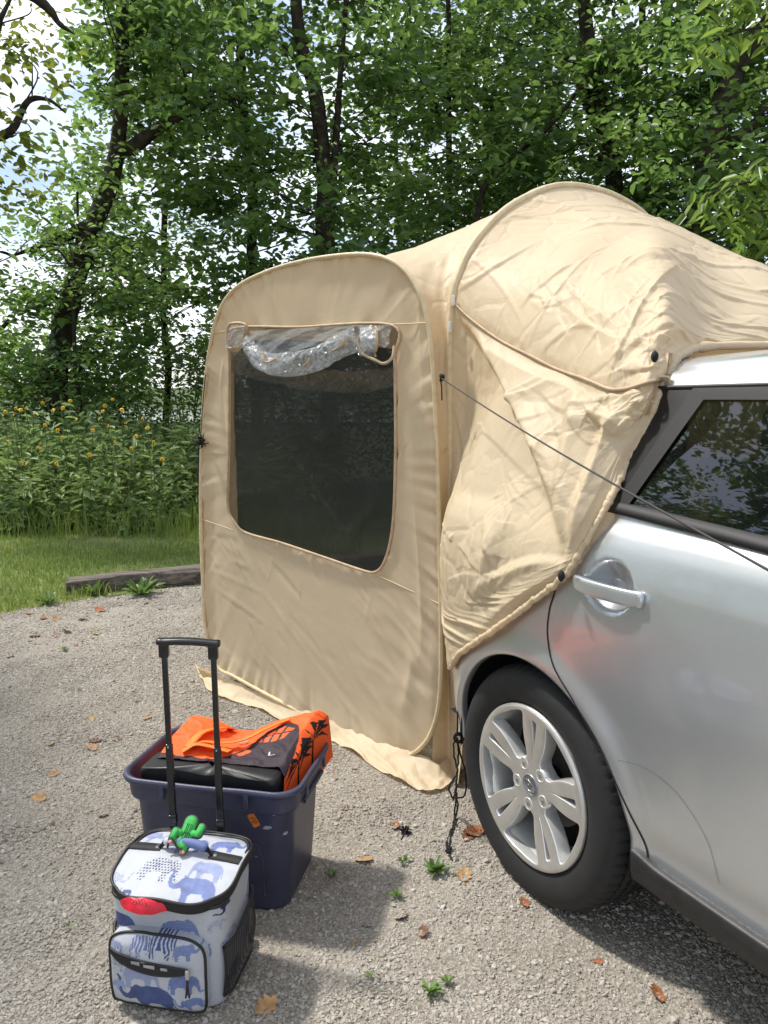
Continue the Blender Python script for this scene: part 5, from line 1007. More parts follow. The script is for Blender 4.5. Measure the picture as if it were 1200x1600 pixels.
# ---- storage tub
TUBC = np.array([-.437, 2.055, 0.008]); TUBY = -.205
def tub():
    f = frame(TUBC, TUBY); T = thing('storage_tub', tuple(TUBC), 'dark blue plastic storage tub without a lid behind the cooler bag', 'tub')
    m, t, p, o = mat('navy_plastic'); c = N_(t, 'TexCoord'); n = N_(t, 'TexNoise', Scale=14., Detail=8., Roughness=.7); t.links.new(c.outputs['Object'], n.inputs['Vector'])
    t.links.new(ramp(t, n.outputs['Fac'], [(.3, (.036, .038, .072)), (.6, (.055, .058, .105)), (.8, (.080, .085, .14))]), p.inputs['Base Color']); p.inputs['Roughness'].default_value = .42
    n2_ = N_(t, 'TexNoise', Scale=130., Detail=5.); t.links.new(c.outputs['Object'], n2_.inputs['Vector']); bump(t, p, n2_.outputs['Fac'], .12, .004); NAVY = m
    n_ = 220
    def ring(hx, hy, r, z): q = rrect(hx, hy, r, n_); return q, z
    ribs = lambda q: q
    prof = [(.185, .118, .05, .0), (.200, .133, .055, .003), (.207, .140, .055, .015), (.226, .154, .06, .285), (.229, .156, .06, .292), (.240, .166, .062, .298), (.242, .168, .062, .305), (.244, .170, .062, .340), (.247, .173, .064, .346), (.254, .180, .066, .350), (.256, .182, .066, .356), (.254, .180, .066, .363), (.249, .175, .064, .366), (.243, .169, .062, .363), (.240, .166, .062, .355), (.238, .164, .06, .30), (.224, .150, .055, .285), (.203, .136, .05, .020), (.18, .115, .045, .012), (.02, .015, .01, .011)]
    V = []
    for i, (hx, hy, r, z) in enumerate(prof):
        q = rrect(hx, hy, r, n_); zz = np.full(n_, z)
        if .3 < z: zz = zz-.012*np.clip((np.abs(q[:, 0])/hx)**6, 0, 1)*0+.002*noise(np.arange(n_)*.06, 1.1)
        if 2 <= i <= 3:
            a_ = np.abs(q[:, 0]); dent = .004*((a_ < .10) & (q[:, 1] < 0))*(z < .2); q = q*(1-dent[:, None]/hy*0)
        V.append(f(q[:, 0], q[:, 1], zz))
    mk('tub_body', np.concatenate(V), gridf(len(prof), n_, False, True).tolist()+[list(range(n_))[::-1], [(len(prof)-1)*n_+i for i in range(n_)]], NAVY, T)
    # stiffening ribs on the rim, recessed panel lines, handle lips
    for x, y, a in ((.255, -.08, 0), (.255, .09, 0), (-.255, -.08, 0), (-.255, .09, 0), (.12, -.181, 1), (-.12, -.181, 1), (.12, .181, 1)):
        v, fc = box(f(np.array(x*.985), np.array(y*.985), np.array(.335)), (.008, .014, .040) if not a else (.014, .008, .040), np.stack([f(np.array(1.), np.array(0.), np.array(0.))-TUBC, f(np.array(0.), np.array(1.), np.array(0.))-TUBC, UP]), .003); mk('rim_rib', v, fc, NAVY, T)
    for sx in (-1, 1):
        q = np.stack([np.full(30, sx*.244), np.linspace(-.085, .085, 30)], 1); v, fc = tube(f(q[:, 0], q[:, 1], np.full(30, .300)), .007, 8); mk('handle_lip', v, fc, NAVY, T)
    # raised panel edge on the front
    arc_ = spline([(-.16, .05), (-.165, .17), (-.14, .205), (.10, .205), (.145, .175), (.15, .05)], 60); yy = -(.140+(.154-.140)*(arc_[:, 1]-.015)/.27)-.0006; v, fc = tube(f(arc_[:, 0], yy, arc_[:, 1]), .0022, 6); mk('panel_edge', v, fc, NAVY, T)
    # scuffs
    SC = simple('pale_scuff', (.30, .32, .38), .6, nscale=60, nvar=.3)
    for (x, z, a, l) in ((.165, .255, .1, .028), (.13, .165, 0, .008), (.215, .245, .5, .02), (.19, .30, 0, .006)):
        y = -(.140+.014*(z-.015)/.27)-.0012-(.012 if z > .296 else 0); q = np.array([[-1, -.25], [0, -.45], [1, -.1], [.7, .35], [-.3, .3]])*l*.5; x_ = x+q[:, 0]*math.cos(a)-q[:, 1]*math.sin(a); z_ = z+q[:, 0]*math.sin(a)+q[:, 1]*math.cos(a)
        mk('scuff', f(x_, np.full(5, y), z_), [[0, 1, 2, 3, 4]], SC, T, smooth=False)
    # orange price sticker
    q = rrect(.011, .0195, .004, 40); a = .5; P = onplane(397, 1281, f(np.array(0.), np.array(-.152), np.array(.2)), f(np.array(0.), np.array(1.), np.array(0.))-TUBC)-TUBC
    x0 = float(P@(f(np.array(1.), np.array(0.), np.array(0.))-TUBC)); z0 = float(P[2]); xx = x0+q[:, 0]*math.cos(a)-q[:, 1]*math.sin(a); zz = z0+q[:, 0]*math.sin(a)+q[:, 1]*math.cos(a)
    fy = lambda z: -(.140+.014*(z-.015)/.27)-.0012
    st = mk('sticker', f(xx, fy(zz), zz), [list(range(40))], simple('orange_sticker', (.62, .17, .03), .5, nscale=80, nvar=.1), T, smooth=False)
    INK = simple('sticker_ink', (.16, .05, .015), .7, nscale=90); 
    for (dx, dz, w_) in ((-.003, .009, .004), (.002, .004, .006), (-.001, -.002, .007), (.003, -.008, .004)):
        q = np.array([[-w_, -.0011], [w_, -.0011], [w_, .0011], [-w_, .0011]])+np.array([dx, dz]); xx = x0+q[:, 0]*math.cos(a)-q[:, 1]*math.sin(a); zz = z0+q[:, 0]*math.sin(a)+q[:, 1]*math.cos(a); mk('sticker_mark', f(xx, fy(zz)-.0006, zz), [[0, 1, 2, 3]], INK, st, smooth=False)
    return f
TF = tub()

# ---- insulated bag lying in the tub
ORANGE = (.90, .125, .025); BLK = (.014, .011, .013); PLUM = (.035, .022, .032)
PALM = lambda cx, cy, s: [[(cx-.004*s, cy), (cx+.012*s, cy+.10*s), (cx+.020*s, cy+.10*s), (cx+.006*s, cy)]]+[[(cx+.016*s, cy+.10*s), (cx+.016*s+.05*s*math.cos(a), cy+.10*s+.05*s*math.sin(a)+.012*s), (cx+.016*s+.085*s*math.cos(a), cy+.10*s+.06*s*math.sin(a)-.022*s), (cx+.016*s+.045*s*math.cos(a), cy+.10*s+.035*s*math.sin(a)-.006*s)] for a in (-.5, 0, .5, 1.1, 1.7, 2.3, 2.9, 3.5)]
def bag():
    f = TF; T = thing('insulated_bag', tuple(TUBC+np.array([0, 0, .1])), 'orange and black insulated bag with palm print lying in the blue tub', 'bag')
    # base: black stiff block along the front
    q = rrect(.195, .052, .02, 120); V = []; prof = [(.16, .20), (.175, .21), (.198, .32), (.198, .362), (.196, .372), (.190, .378), (.180, .380), (.02, .381)]
    for (h, z) in prof:
        k = h/.198; V.append(f(q[:, 0]*k*1.02-.010, q[:, 1]*(k if z > .38 else 1)-.088, np.full(120, z)+.006*noise(q[:, 0]*18, 1., seed=3)*(z > .37)))
    mk('bag_base', np.concatenate(V), gridf(len(prof), 120, False, True), simple('black_bag_cloth', (.010, .010, .011), .45, nscale=40, bscale=300, bstr=.15), T)
    # soft body: grid over the tub with printed top
    nx, ny = 330, 170; u, v = np.meshgrid(np.linspace(0, 1, nx), np.linspace(0, 1, ny), indexing='ij')     # u left to right, v front to back
    ue = np.clip(u/.84, 0, 1); x = -.205+.40*ue+.012*np.clip((u-.84)/.16, 0, 1)+.05*np.clip((u-.6)/.24, 0, 1)*v; y = -.082+.227*v; y = y+.04*np.clip((u-.7)/.14, 0, 1)*v-.035*np.clip((u-.80)/.1, 0, 1)*(1-v)
    z = .383+.008*np.sin(v*3.1)+.012*np.sin(np.pi*np.clip(u/.3, 0, 1))*v-.028*np.exp(-((u-.44)/.17)**2)*v+.02*np.exp(-((u-.62)/.14)**2)*v+.050*np.clip((u-.56)/.24, 0, 1)**1.25*(.15+.85*v)+.006*fbm(u*7, v*5, seed=5)
    z = z+.022*v; z = z-.10*np.clip((.06-u)/.06, 0, 1)**2-.10*np.clip((v-.93)/.07, 0, 1)**2-.15*np.clip((u-.80)/.2, 0, 1)**1.35; z += .0035*np.clip(1-np.abs(noise(u*9+v*3, v*6-u*2, seed=8))*3, 0, 1)
    c = np.empty((nx, ny, 3)); c[:] = ORANGE
    sil = [(0, -.1), (0, .06), (.10, .10), (.16, .05), (.24, .07), (.32, .04), (.40, .08), (.46, .16), (.50, .24), (.535, .30), (.56, .40), (.61, .60), (.66, .72), (.72, .74), (.76, .66), (.79, .52), (.81, .40), (.83, .22), (.85, .0), (.87, -.1)]
    c[inpoly(u, v, sil)] = PLUM
    for hole in ([(.60, .42), (.635, .58), (.70, .66), (.755, .60), (.73, .44), (.67, .38)], [(.50, .20), (.56, .29), (.585, .26), (.53, .16)]): c[inpoly(u, v, hole)] = ORANGE
    for k in (.63, .67, .71): c[(np.abs(u-k-.03*(v-.6)) < .006) & inpoly(u, v, [(.60, .42), (.635, .58), (.70, .66), (.755, .60), (.73, .44), (.67, .38)])] = PLUM
    c[(np.abs(v-.51-.4*(u-.68)) < .014) & (u > .60) & (u < .76)] = PLUM
    for (px_, py_, s_) in ((.965, .52, .95), (.955, .24, .80)):
        for po in PALM(0, 0, s_): c[inpoly((v-py_)*.227, -(u-px_)*.94, po)] = BLK
    for po in ([(.69, .24), (.697, .17), (.735, .17), (.735, .185), (.703, .188), (.695, .24)],): c[inpoly(u, v, po)] = (.75, .75, .75)
    body = mk('bag_body', f(x, y, z), gridf(nx, ny), printed('bag_print', .62, .25), T, col=c)
    # right end wall
    # loose strap
    SO = simple('orange_strap', (.85, .20, .012), .6, nscale=60, nvar=.08, bscale=400, bstr=.3)
    def zt(uu, vv): i = int(np.clip(uu, 0, 1)*(nx-1)); j = int(np.clip(vv, 0, 1)*(ny-1)); return f(x[i:i+1, j], y[i:i+1, j], z[i:i+1, j])[0]
    def strap(pts, w_, lift=.006, nm='strap'):
        S = spline([zt(*q[:2])+UP*(lift+(q[2] if len(q) > 2 else 0)) for q in pts], 50); tg = np.gradient(S, axis=0); sd = np.cross(tg, UP+0*tg); sd /= np.linalg.norm(sd, axis=1)[:, None]; tw = UP*.25
        A = S-sd*w_-tw*w_; B = S+sd*w_+tw*w_; th = UP*.003; return mk(nm, np.stack([A, B, B-th, A-th], 1), gridf(50, 4, False, True), SO, T)
    strap([(.20, .22), (.28, .28, .012), (.40, .30, .016), (.52, .36, .02), (.62, .58, .012), (.70, .80, .002)], .010); strap([(.20, .22), (.24, .45, .012), (.32, .70, .008), (.36, .86)], .016); strap([(.19, .10, .004), (.26, .18, .012), (.36, .2, .012), (.47, .2, .004)], .017)
    LG = simple('bag_label', (.25, .26, .27), .5, nscale=60); q = [zt(.47, .40), zt(.52, .44), zt(.525, .50), zt(.475, .46)]; mk('label_patch', np.array(q)+UP*.008, [[0, 1, 2, 3]], LG, T, smooth=False)
bag()

# ---- wheeled cooler bag with elephant print
WHITE = (.45, .47, .515); B1 = (.14, .18, .37); B2 = (.06, .085, .21); B3 = (.25, .29, .46); NV = (.02, .028, .10)
ELE = np.array([(.07, .14), (.08, 0), (.19, 0), (.20, .15), (.27, .22), (.44, .21), (.49, .14), (.48, 0), (.60, 0), (.62, .16), (.68, .27), (.78, .22), (.88, .24), (.95, .33), (.97, .45), (.96, .58), (1.0, .63), (.97, .66), (.91, .60), (.91, .46), (.88, .36), (.82, .33), (.77, .38), (.74, .47), (.66, .53), (.58, .50), (.45, .53), (.28, .53), (.14, .48), (.06, .38), (.02, .22), (0, .1), (.03, .1), (.055, .27)])
ELD = np.array([(.07, .14), (.08, 0), (.19, 0), (.20, .15), (.27, .22), (.44, .21), (.49, .14), (.48, 0), (.60, 0), (.62, .18), (.66, .26), (.72, .22), (.75, .08), (.80, .02), (.86, .04), (.86, .08), (.81, .08), (.80, .22), (.79, .36), (.74, .47), (.66, .53), (.58, .50), (.45, .53), (.28, .53), (.14, .48), (.06, .38), (.02, .22), (0, .1), (.03, .1), (.055, .27)])
def elephants(X, Z, items, seed=0):
    c = np.empty(X.shape+(3,)); c[:] = WHITE; c *= (1+.03*noise(X*60, Z*60, seed=seed))[..., None]; items = [(a_-.1*s_, b_-.04*s_, s_*1.06, *r_) for a_, b_, s_, *r_ in items]
    for (x0, z0, s, flip, rot, style, colr, shape) in items:
        dx, dz = X-x0, Z-z0; a = dx*math.cos(rot)+dz*math.sin(rot); b = -dx*math.sin(rot)+dz*math.cos(rot); a, b = a/s, b/s
        if flip: a = 1-a
        k = inpoly(a, b, (ELE if shape else ELD).tolist())
        if style == 'dots': k &= (((np.floor(a*16+.5*(np.floor(b*16) % 2))+0*b) % 1 == 0) & ((a*16+.5*(np.floor(b*16) % 2)) % 1 < .55) & ((b*16) % 1 < .6))
        if style == 'stripe': k2 = k & (np.sin(a*60+6*noise(a*5, b*5, seed=3)) < -.3); c[k] = colr; c[k2] = WHITE; continue
        if style == 'hatch': k2 = k & ((np.sin(a*110) > .35) & (np.sin(b*110) > .35)); c[k] = colr; c[k2] = tuple(np.array(colr)*.5+np.array(WHITE)*.5); continue
        c[k] = colr; 
        if style == 'wash': c[k] = (np.array(colr)*(1+.35*fbm(a*8, b*8, seed=seed+4))[..., None])[k]
    return c
def cooler():
    C0 = np.array([-.472, 1.665, .012]); f = frame(C0, -.17); T = thing('rolling_cooler', tuple(C0), 'white and blue elephant print wheeled cooler bag with raised black handle', 'cooler bag')
    PR = printed('elephant_print', .58, .3); BLKC = simple('black_webbing', (.012, .012, .013), .7, nscale=120, bscale=500, bstr=.3); PIPB = simple('black_piping', (.012, .012, .013), .5, nscale=60); METB = simple('black_enamel_tube', (.012, .012, .013), .25, coat=.3, nscale=30); SIL = simple('zip_metal', (.55, .55, .56), .3, metal=1.)
    # body
    hx, hy, r = .128, .098, .042; n = 420; q = rrect(hx, hy, r, n); per = np.linspace(0, 2*(2*hx+2*hy)-8*r+2*math.pi*r, n, endpoint=False); rows = 132; z = np.linspace(.0, .287, rows)
    bul = 1+.05*np.sin(np.pi*np.clip(z/.29, 0, 1))+.07*np.clip((z-.17)/.12, 0, 1); foot = np.clip(z/.012, 0, 1)**.4*.06+.94
    Q = q[None]*(bul*foot)[:, None, None]; Q = Q*(1+.014*fbm(per[None]*9, z[:, None]*9, seed=2))[..., None]
    zz = np.repeat(z[:, None], n, 1); tip = np.clip((z-.2)/.087, 0, 1)[:, None]; zz = zz-.030*tip*np.clip((-Q[..., 1]/hy+.2), -.2, 1.1)
    P_ = np.where(per > per[-1]/2, per-per[-1], per); XX = np.repeat(P_[None], rows, 0); ZZ = zz
    it = [(-.155, .155, .10, 1, .12, 'wash', B2, 0), (-.045, .150, .052, 0, -.1, 'hatch', B3, 0), (.005, .150, .105, 0, .25, 'hatch', B1, 0), (.135, .12, .085, 0, .3, 'dots', B2, 0), (.15, .22, .06, 1, 1.2, 'wash', NV, 1), (.05, .10, .07, 0, .3, 'wash', B1, 1), (-.14, .06, .09, 0, 0, 'wash', B1, 1), (.14, .02, .10, 0, .1, 'stripe', B2, 0), (.235, .06, .1, 0, 0, 'wash', B3, 1), (-.25, .05, .1, 0, 0, 'dots', B1, 1), (-.25, .17, .1, 1, 0, 'wash', B3, 0), (.25, .18, .1, 1, 0, 'wash', B1, 0), (-.03, .118, .06, 1, 0, 'wash', B3, 1), (.1, .19, .05, 0, .2, 'dots', B1, 1)]
    mk('body', f(Q[..., 0], Q[..., 1], zz), gridf(rows, n, False, True), PR, T, col=elephants(XX, ZZ, it, 3))
    bt = rrect(hx*.94, hy*.94, r, 60); mk('base', f(bt[:, 0], bt[:, 1], np.full(60, .002)), [list(range(60))], BLKC, T)
    topc = Q[-1]; ring = f(topc[:, 0]*1.005, topc[:, 1]*1.005, zz[-1]); mk('piping', *tube(resamp(ring, 160, True), .0045, 6, closed=True), PIPB, T)
    # inner dark hollow under the lid
    mk('lining', f(topc[:, 0]*.985, topc[:, 1]*.985, zz[-1]-.002), [list(range(n))], simple('dark_lining', (.02, .02, .022), .6, nscale=40), T)
    # lid: tilted slab a little ajar at the front
    nx, ny = 150, 128; u, v = np.meshgrid(np.linspace(-1, 1, nx), np.linspace(-1, 1, ny), indexing='ij'); k = np.sqrt(np.maximum(1-.42*v**2, 0)); k2 = np.sqrt(np.maximum(1-.46*u**2, 0))
    lx = .146*u*(1-.115*v**6)*np.where(v < 0, 1-.13*v**4, 1-.05*v**4); ly = .124*v*np.where(v < 0, 1-.22*u**4, 1-.10*u**6)-.006
    def lidz(x_, y_): return .298+.006*(1-(x_/.146)**2)-.0015+np.where(y_ < 0, -.030*(np.abs(y_)/.12)**1.25, -.010*(y_/.12)**2)+.010*np.clip(-y_/.12, 0, 1)**3*np.exp(-((x_+.01)/.07)**2)
    lz_ = lidz(lx, ly)+.0025*fbm(lx*16, ly*16, seed=6); lit = [(-.155, .060, .085, 0, -.2, 'wash', B3, 1), (.058, .030, .088, 0, .15, 'wash', B1, 1), (-.025, .01, .10, 0, .2, 'wash', B1, 0), (-.075, -.072, .115, 0, -.05, 'dots', NV, 0), (-.165, -.09, .07, 0, -.2, 'dots', B1, 1), (.025, -.06, .095, 1, .0, 'wash', B3, 0), (.005, -.118, .118, 1, -.02, 'wash', B1, 1), (-.10, -.12, .03, 1, 0, 'wash', B2, 1)]
    LID = mk('lid', f(lx, ly, lz_), gridf(nx, ny), PR, T, col=elephants(lx, ly, lit, 9))
    edge_ = np.concatenate([np.stack([lx[:, 0], ly[:, 0]], 1), np.stack([lx[-1, 1:], ly[-1, 1:]], 1), np.stack([lx[-2::-1, -1], ly[-2::-1, -1]], 1), np.stack([lx[0, -2:0:-1], ly[0, -2:0:-1]], 1)]); ez = lidz(edge_[:, 0], edge_[:, 1])
    ne = len(edge_); rows_ = [f(edge_[:, 0]*g_, edge_[:, 1]*g_, ez+dz) for g_, dz in ((.998, .001), (1.004, -.003), (1.0, -.022), (.985, -.024))]; mk('lid_side', np.concatenate(rows_), gridf(4, ne, False, True), BLKC, LID)
    mk('piping', *tube(resamp(f(edge_[:, 0]*1.003, edge_[:, 1]*1.003, ez+.001), 180, True), .0036, 6, closed=True), PIPB, LID)
    # lid straps and padded carry handle
    for (xa, xb) in ((-.145, -.062), (.062, .138)):
        xs_ = np.linspace(xa, xb, 20); w_ = .0145; yc = .018-.06*xs_; L_ = f(xs_, yc-w_, lidz(xs_, yc-w_)+.003); R_ = f(xs_, yc+w_, lidz(xs_, yc+w_)+.003); mk('strap', np.stack([L_, R_, R_-UP*.002, L_-UP*.002], 1), gridf(20, 4, False, True), BLKC, LID)
        rx = xb-.012 if xa < 0 else xa+.012; v_, f_ = tube([f(np.array(rx), np.array(.018-.06*rx), lidz(np.array(rx), np.array(.018))+h_) for h_ in (.003, .006, .0075)], [.0055, .005, .003], 12); mk('rivet', v_, f_, SIL, LID)
    hp_ = np.array([(-.066, .02, .005), (-.05, .02, .018), (-.02, .018, .024), (.02, .015, .024), (.05, .012, .018), (.066, .012, .005)]); hz = lidz(hp_[:, 0], hp_[:, 1]); S = spline(f(hp_[:, 0], hp_[:, 1], hz+hp_[:, 2]), 40); v_, f_ = tube(S, np.interp(np.linspace(0, 1, 40), [0, .12, .2, .8, .88, 1], [.004, .005, .011, .011, .005, .004]), 12); hc = np.empty((len(v_), 3)); hc[:] = WHITE; hc[(np.arange(len(v_))//12) > 15] = B1; hc[(np.arange(len(v_))//12 < 8) | (np.arange(len(v_))//12 > 32)] = BLK; mk('carry_handle', v_, f_, PR, LID, col=hc)
    # front pocket
    nx, ny = 150, 118; u, v = np.meshgrid(np.linspace(-1, 1, nx), np.linspace(-1, 1, ny), indexing='ij'); px = .113*u*(1-.07*np.clip(v, 0, 1)**5)*(1-.05*np.clip(-v, 0, 1)**8); pz = .101+.090*v*(1-.16*np.clip(v, 0, 1)*u**4)*(1-.06*u**6); px = px-.012
    bulge = .028*(1-u**6)*(1-v**6); py0 = -hy*1.03; py = py0-.022-bulge*.75+.005*fbm(px*14, pz*14, seed=12); pit = [(-.078, .070, .105, 0, .02, 'hatch', B3, 0), (.028, .065, .085, 0, .05, 'wash', B1, 0), (-.092, .008, .135, 1, -.02, 'wash', B2, 1), (-.115, .045, .045, 1, .4, 'wash', B3, 1), (-.075, .148, .075, 1, 0, 'stripe', B1, 0), (-.02, .150, .085, 0, -.02, 'stripe', B2, 0), (-.13, .105, .05, 1, 0, 'dots', B2, 0), (.048, .015, .06, 1, .3, 'wash', B1, 1), (.04, .145, .06, 0, .1, 'hatch', B1, 1), (-.12, .15, .04, 1, 0, 'stripe', B1, 0)]
    PK = mk('front_pocket', f(px, py, pz), gridf(nx, ny), PR, T, col=elephants(px, pz, pit, 15))
    def loop(A): return np.concatenate([A[:, 0], A[-1, 1:], A[-2::-1, -1], A[0, -2:0:-1]])
    ex, ey_, ez_ = loop(px), loop(py), loop(pz); m_ = len(ex); rows_ = [f(ex*1.0, ey_, ez_), f(ex*1.01+.0, ey_*0+py0-.012, ez_*1.005), f(ex*1.0, ey_*0+py0+.03, ez_)]; sc_ = np.concatenate([elephants(ex, ez_, pit, 16)]*3); mk('pocket_side', np.concatenate(rows_), gridf(3, m_, False, True), PR, PK, col=sc_)
    mk('piping', *tube(resamp(f(ex, ey_-.001, ez_), 180, True), .0034, 6, closed=True), PIPB, PK)
    # open zip of the pocket
    zx = np.linspace(-.118, .070, 50); zc = .148-.020*np.sin(np.pi*(zx+.118)/.188)*.6-.022*(zx+.118)/.188; gap = .011*np.sin(np.pi*np.clip((zx+.118)/.188, 0, 1))**.7+.003
    from_ = lambda x_, z_: py0-.022-.028*.75*(1-(np.clip((x_+.012)/.113, -1, 1))**6)*(1-((z_-.101)/.09)**6)-.0022
    A_ = f(zx, from_(zx, zc+gap), zc+gap*.9); B_ = f(zx, from_(zx, zc-gap)-.003, zc-gap*.9); mk('zip_opening', np.stack([A_, B_], 1), gridf(50, 2), BLKC, PK)
    for sgn in (1, -1): mk('zip_tape', *tube(f(zx, from_(zx, zc+sgn*gap)-.002, zc+sgn*gap), .0024, 5), PIPB, PK)
    for (xa, w_) in ((-.052, .010), (-.02, .013), (.015, .008)):
        ii = np.argmin(np.abs(zx-xa)); z_ = zc[ii]; g_ = gap[ii]*.55; mk('zip_contents', np.array([f(np.array(xa+a*w_), from_(np.array(xa), np.array(z_))-.0015, np.array(z_+b*g_)) for a, b in ((-1, -1), (1, -1), (1, 1), (-1, 1))]), [[0, 1, 2, 3]], simple('pale_lining', (.32, .32, .34), .5, nscale=60), PK, smooth=False)
    zp = f(np.array(.070), from_(np.array(.07), np.array(.125))-.006, np.array(.122)); bv, bf = box(zp, (.009, .006, .022), bev=.002); mk('zip_pull', bv, bf, SIL, PK)
    for d_ in (-.004, .004): mk('pull_cord', *tube(spline([zp-UP*.008, zp+np.array([d_*.3, -.004, -.03]), zp+np.array([d_, -.004, -.052])], 12), .0022, 6), PIPB, PK)
    # side net pockets
    mn, t, p, o = mat('black_net'); p.inputs['Base Color'].default_value = (.012, .012, .013, 1); p.inputs['Roughness'].default_value = .6
    c = N_(t, 'TexCoord'); w1 = N_(t, 'TexWave', Scale=95.); w2 = N_(t, 'TexWave', Scale=95., bands_direction='Z'); t.links.new(c.outputs['Object'], w1.inputs['Vector']); t.links.new(c.outputs['Object'], w2.inputs['Vector'])
    mxm = N_(t, 'Math', operation='MAXIMUM'); t.links.new(w1.outputs['Fac'], mxm.inputs[0]); t.links.new(w2.outputs['Fac'], mxm.inputs[1]); fac = ramp(t, mxm.outputs['Value'], [(.55, (.30,)*3), (.8, (1,)*3)]); tr = N_(t, 'BsdfTransparent'); ms = N_(t, 'MixShader'); t.links.new(fac, ms.inputs['Fac']); t.links.new(tr.outputs['BSDF'], ms.inputs[1]); t.links.new(p.outputs['BSDF'], ms.inputs[2]); t.links.new(ms.outputs['Shader'], o.inputs['Surface'])
    for sg in (1, -1):
        yy = np.linspace(-.088, .085, 30); zz_ = np.linspace(.028, 1, 24); Yg, K = np.meshgrid(yy, zz_, indexing='ij'); top_ = .150+.035*(Yg+.088)/.173; Zg = .028+(top_-.028)*(K-.028)/.972
        edge_y = 1-np.clip((np.abs(Yg)-.05)/.05, 0, 1)**2*.16; Xg = sg*(hx*1.065*edge_y+.016*np.sin(np.pi*np.clip((K-.028)/.972, 0, 1)*.85)*(1-(Yg/.1)**4)+.004); mk('net_pocket', f(Xg, Yg, Zg), gridf(30, 24), mn, T)
        mk('net_binding', *tube(f(Xg[:, -1], Yg[:, -1], Zg[:, -1]), .0042, 6), PIPB, T); mk('net_binding', *tube(f(Xg[:, 0], Yg[:, 0], Zg[:, 0]), .003, 6), PIPB, T)
        mk('net_binding', *tube(f(Xg[0], Yg[0], Zg[0]), .003, 6), PIPB, T)
    # telescopic handle behind the body
    ta, tb = atY(256, 1006, 1.852), atY(333, 1009, 1.842); ba, bb_ = atY(271, 1290, 1.80), atY(345, 1297, 1.79)
    fx = (tb-ta)/np.linalg.norm(tb-ta); HD = None
    for i, (a, b) in enumerate(((ta, ba), (tb, bb_))):
        dn = (b-a)/np.linalg.norm(b-a); bot_ = b+dn*(b[2]-.03)/abs(dn[2]); sx = fx-dn*np.dot(fx, dn); sx /= np.linalg.norm(sx); sy = np.cross(dn, sx)
        for (p0, p1, w_, nm) in ((a, a+(b-a)*.56, .0135, 'handle_tube'), (a+(b-a)*.55, bot_, .0165, 'handle_tube')):
            v_, f_ = box((p0+p1)/2, (w_, .010 if w_ < .015 else .0125, np.linalg.norm(p1-p0)), np.stack([sx, sy, dn]), .002); mk(nm, v_, f_, METB, T)
        bq = a+(b-a)*.56; v_, f_ = tube([bq-sy*.004, bq+sy*.0085] if sy[1] < 0 else [bq+sy*.004, bq-sy*.0085], .0026, 8); mk('handle_button', v_, f_, SIL, T)
        v_, f_ = box(b+dn*(-.018), (.020, .016, .022), np.stack([sx, sy, dn]), .003); mk('handle_collar', v_, f_, METB, T)
    gx = np.linspace(-.012, 1.0+.012/np.linalg.norm(tb-ta), 30); S = np.stack([ta+(tb-ta)*g_+UP*(.006+.003*math.sin(math.pi*np.clip(g_, 0, 1))) for g_ in np.concatenate([np.linspace(-.14, 1.14, 30)])]); V = []
    for i, pnt in enumerate(S):
        a = np.linspace(0, 2*np.pi, 16, endpoint=False); e_ = 1 if 0 < i < 29 else .8; V.append(pnt+UP*(np.sign(np.sin(a))*np.abs(np.sin(a))**.6*.0085*e_)[:, None]+np.array([0, 1, 0])*(np.sign(np.cos(a))*np.abs(np.cos(a))**.6*.013*e_)[:, None])
    mk('handle_grip', np.concatenate(V), gridf(30, 16, False, True).tolist()+[list(range(16)), [29*16+i for i in range(16)][::-1]], METB, T)
    for a in (ta, tb): v_, f_ = box(a-UP*.016, (.024, .02, .036), bev=.004); mk('grip_socket', v_, f_, METB, T)
    # wheels and rear frame
    for sg in (1, -1):
        c_ = f(np.array(sg*.105), np.array(.115), np.array(.016)); ex_ = f(np.array(1.), np.array(0.), np.array(0.))-C0; v_, f_ = tube([c_-ex_*.013, c_-ex_*.011, c_+ex_*.011, c_+ex_*.013], [.022, .026, .026, .022], 20); mk('castor', v_, f_, simple('castor_rubber', (.02, .02, .02), .7, nscale=40), T)
    v_, f_ = box(f(np.array(0.), np.array(.105), np.array(.15)), (.16, .012, .28), np.stack([f(np.array(1.), np.array(0.), np.array(0.))-C0, f(np.array(0.), np.array(1.), np.array(0.))-C0, UP]), .004); mk('rear_frame', v_, f_, BLKC, T)
    return f, lidz
CF, LIDZ = cooler()
# red pouch squeezed out under the lid
def pouch():
    nx, ny = 50, 24; u, v = np.meshgrid(np.linspace(-1, 1, nx), np.linspace(0, 1, ny), indexing='ij'); w_ = (1-np.abs(u)**2.2)
    x = -.034+.058*u; y = -.122-.026*v*w_-.004; z = .268+.024*w_*np.sin(np.pi*np.clip(v*1.0, 0, 1))**.8*(1-.3*v)+.002*noise(u*4, v*3, seed=4)-.012*v
    o = mk('red_pouch', CF(x, y, z), gridf(nx, ny), simple('red_shiny_cloth', (.62, .008, .03), .35, nscale=20, nvar=.15, bscale=60, bstr=.4), origin=CF(np.array(-.046), np.array(-.11), np.array(.262)))
    tag(o, 'shiny red pouch bulging out under the cooler lid', 'pouch')
    S = np.stack([-.056+.040*np.linspace(0, 1, 60), np.zeros(60)], 1); k = np.linspace(0, 1, 60); uu = (S[:, 0]+.034)/.058; vv = .66+.10*np.sin(k*34)*np.where((k*7).astype(int) % 2, 1, .5); wv = 1-np.abs(uu)**2.2
    zz = .268+.024*wv*np.sin(np.pi*vv)**.8*(1-.3*vv)-.012*vv; P = CF(S[:, 0], -.122-.026*vv*wv-.004, zz+.0022); mk('script_lettering', *tube(P, .0008, 5), simple('silver_script', (.70, .13, .15), .4, nscale=60), o)
pouch()
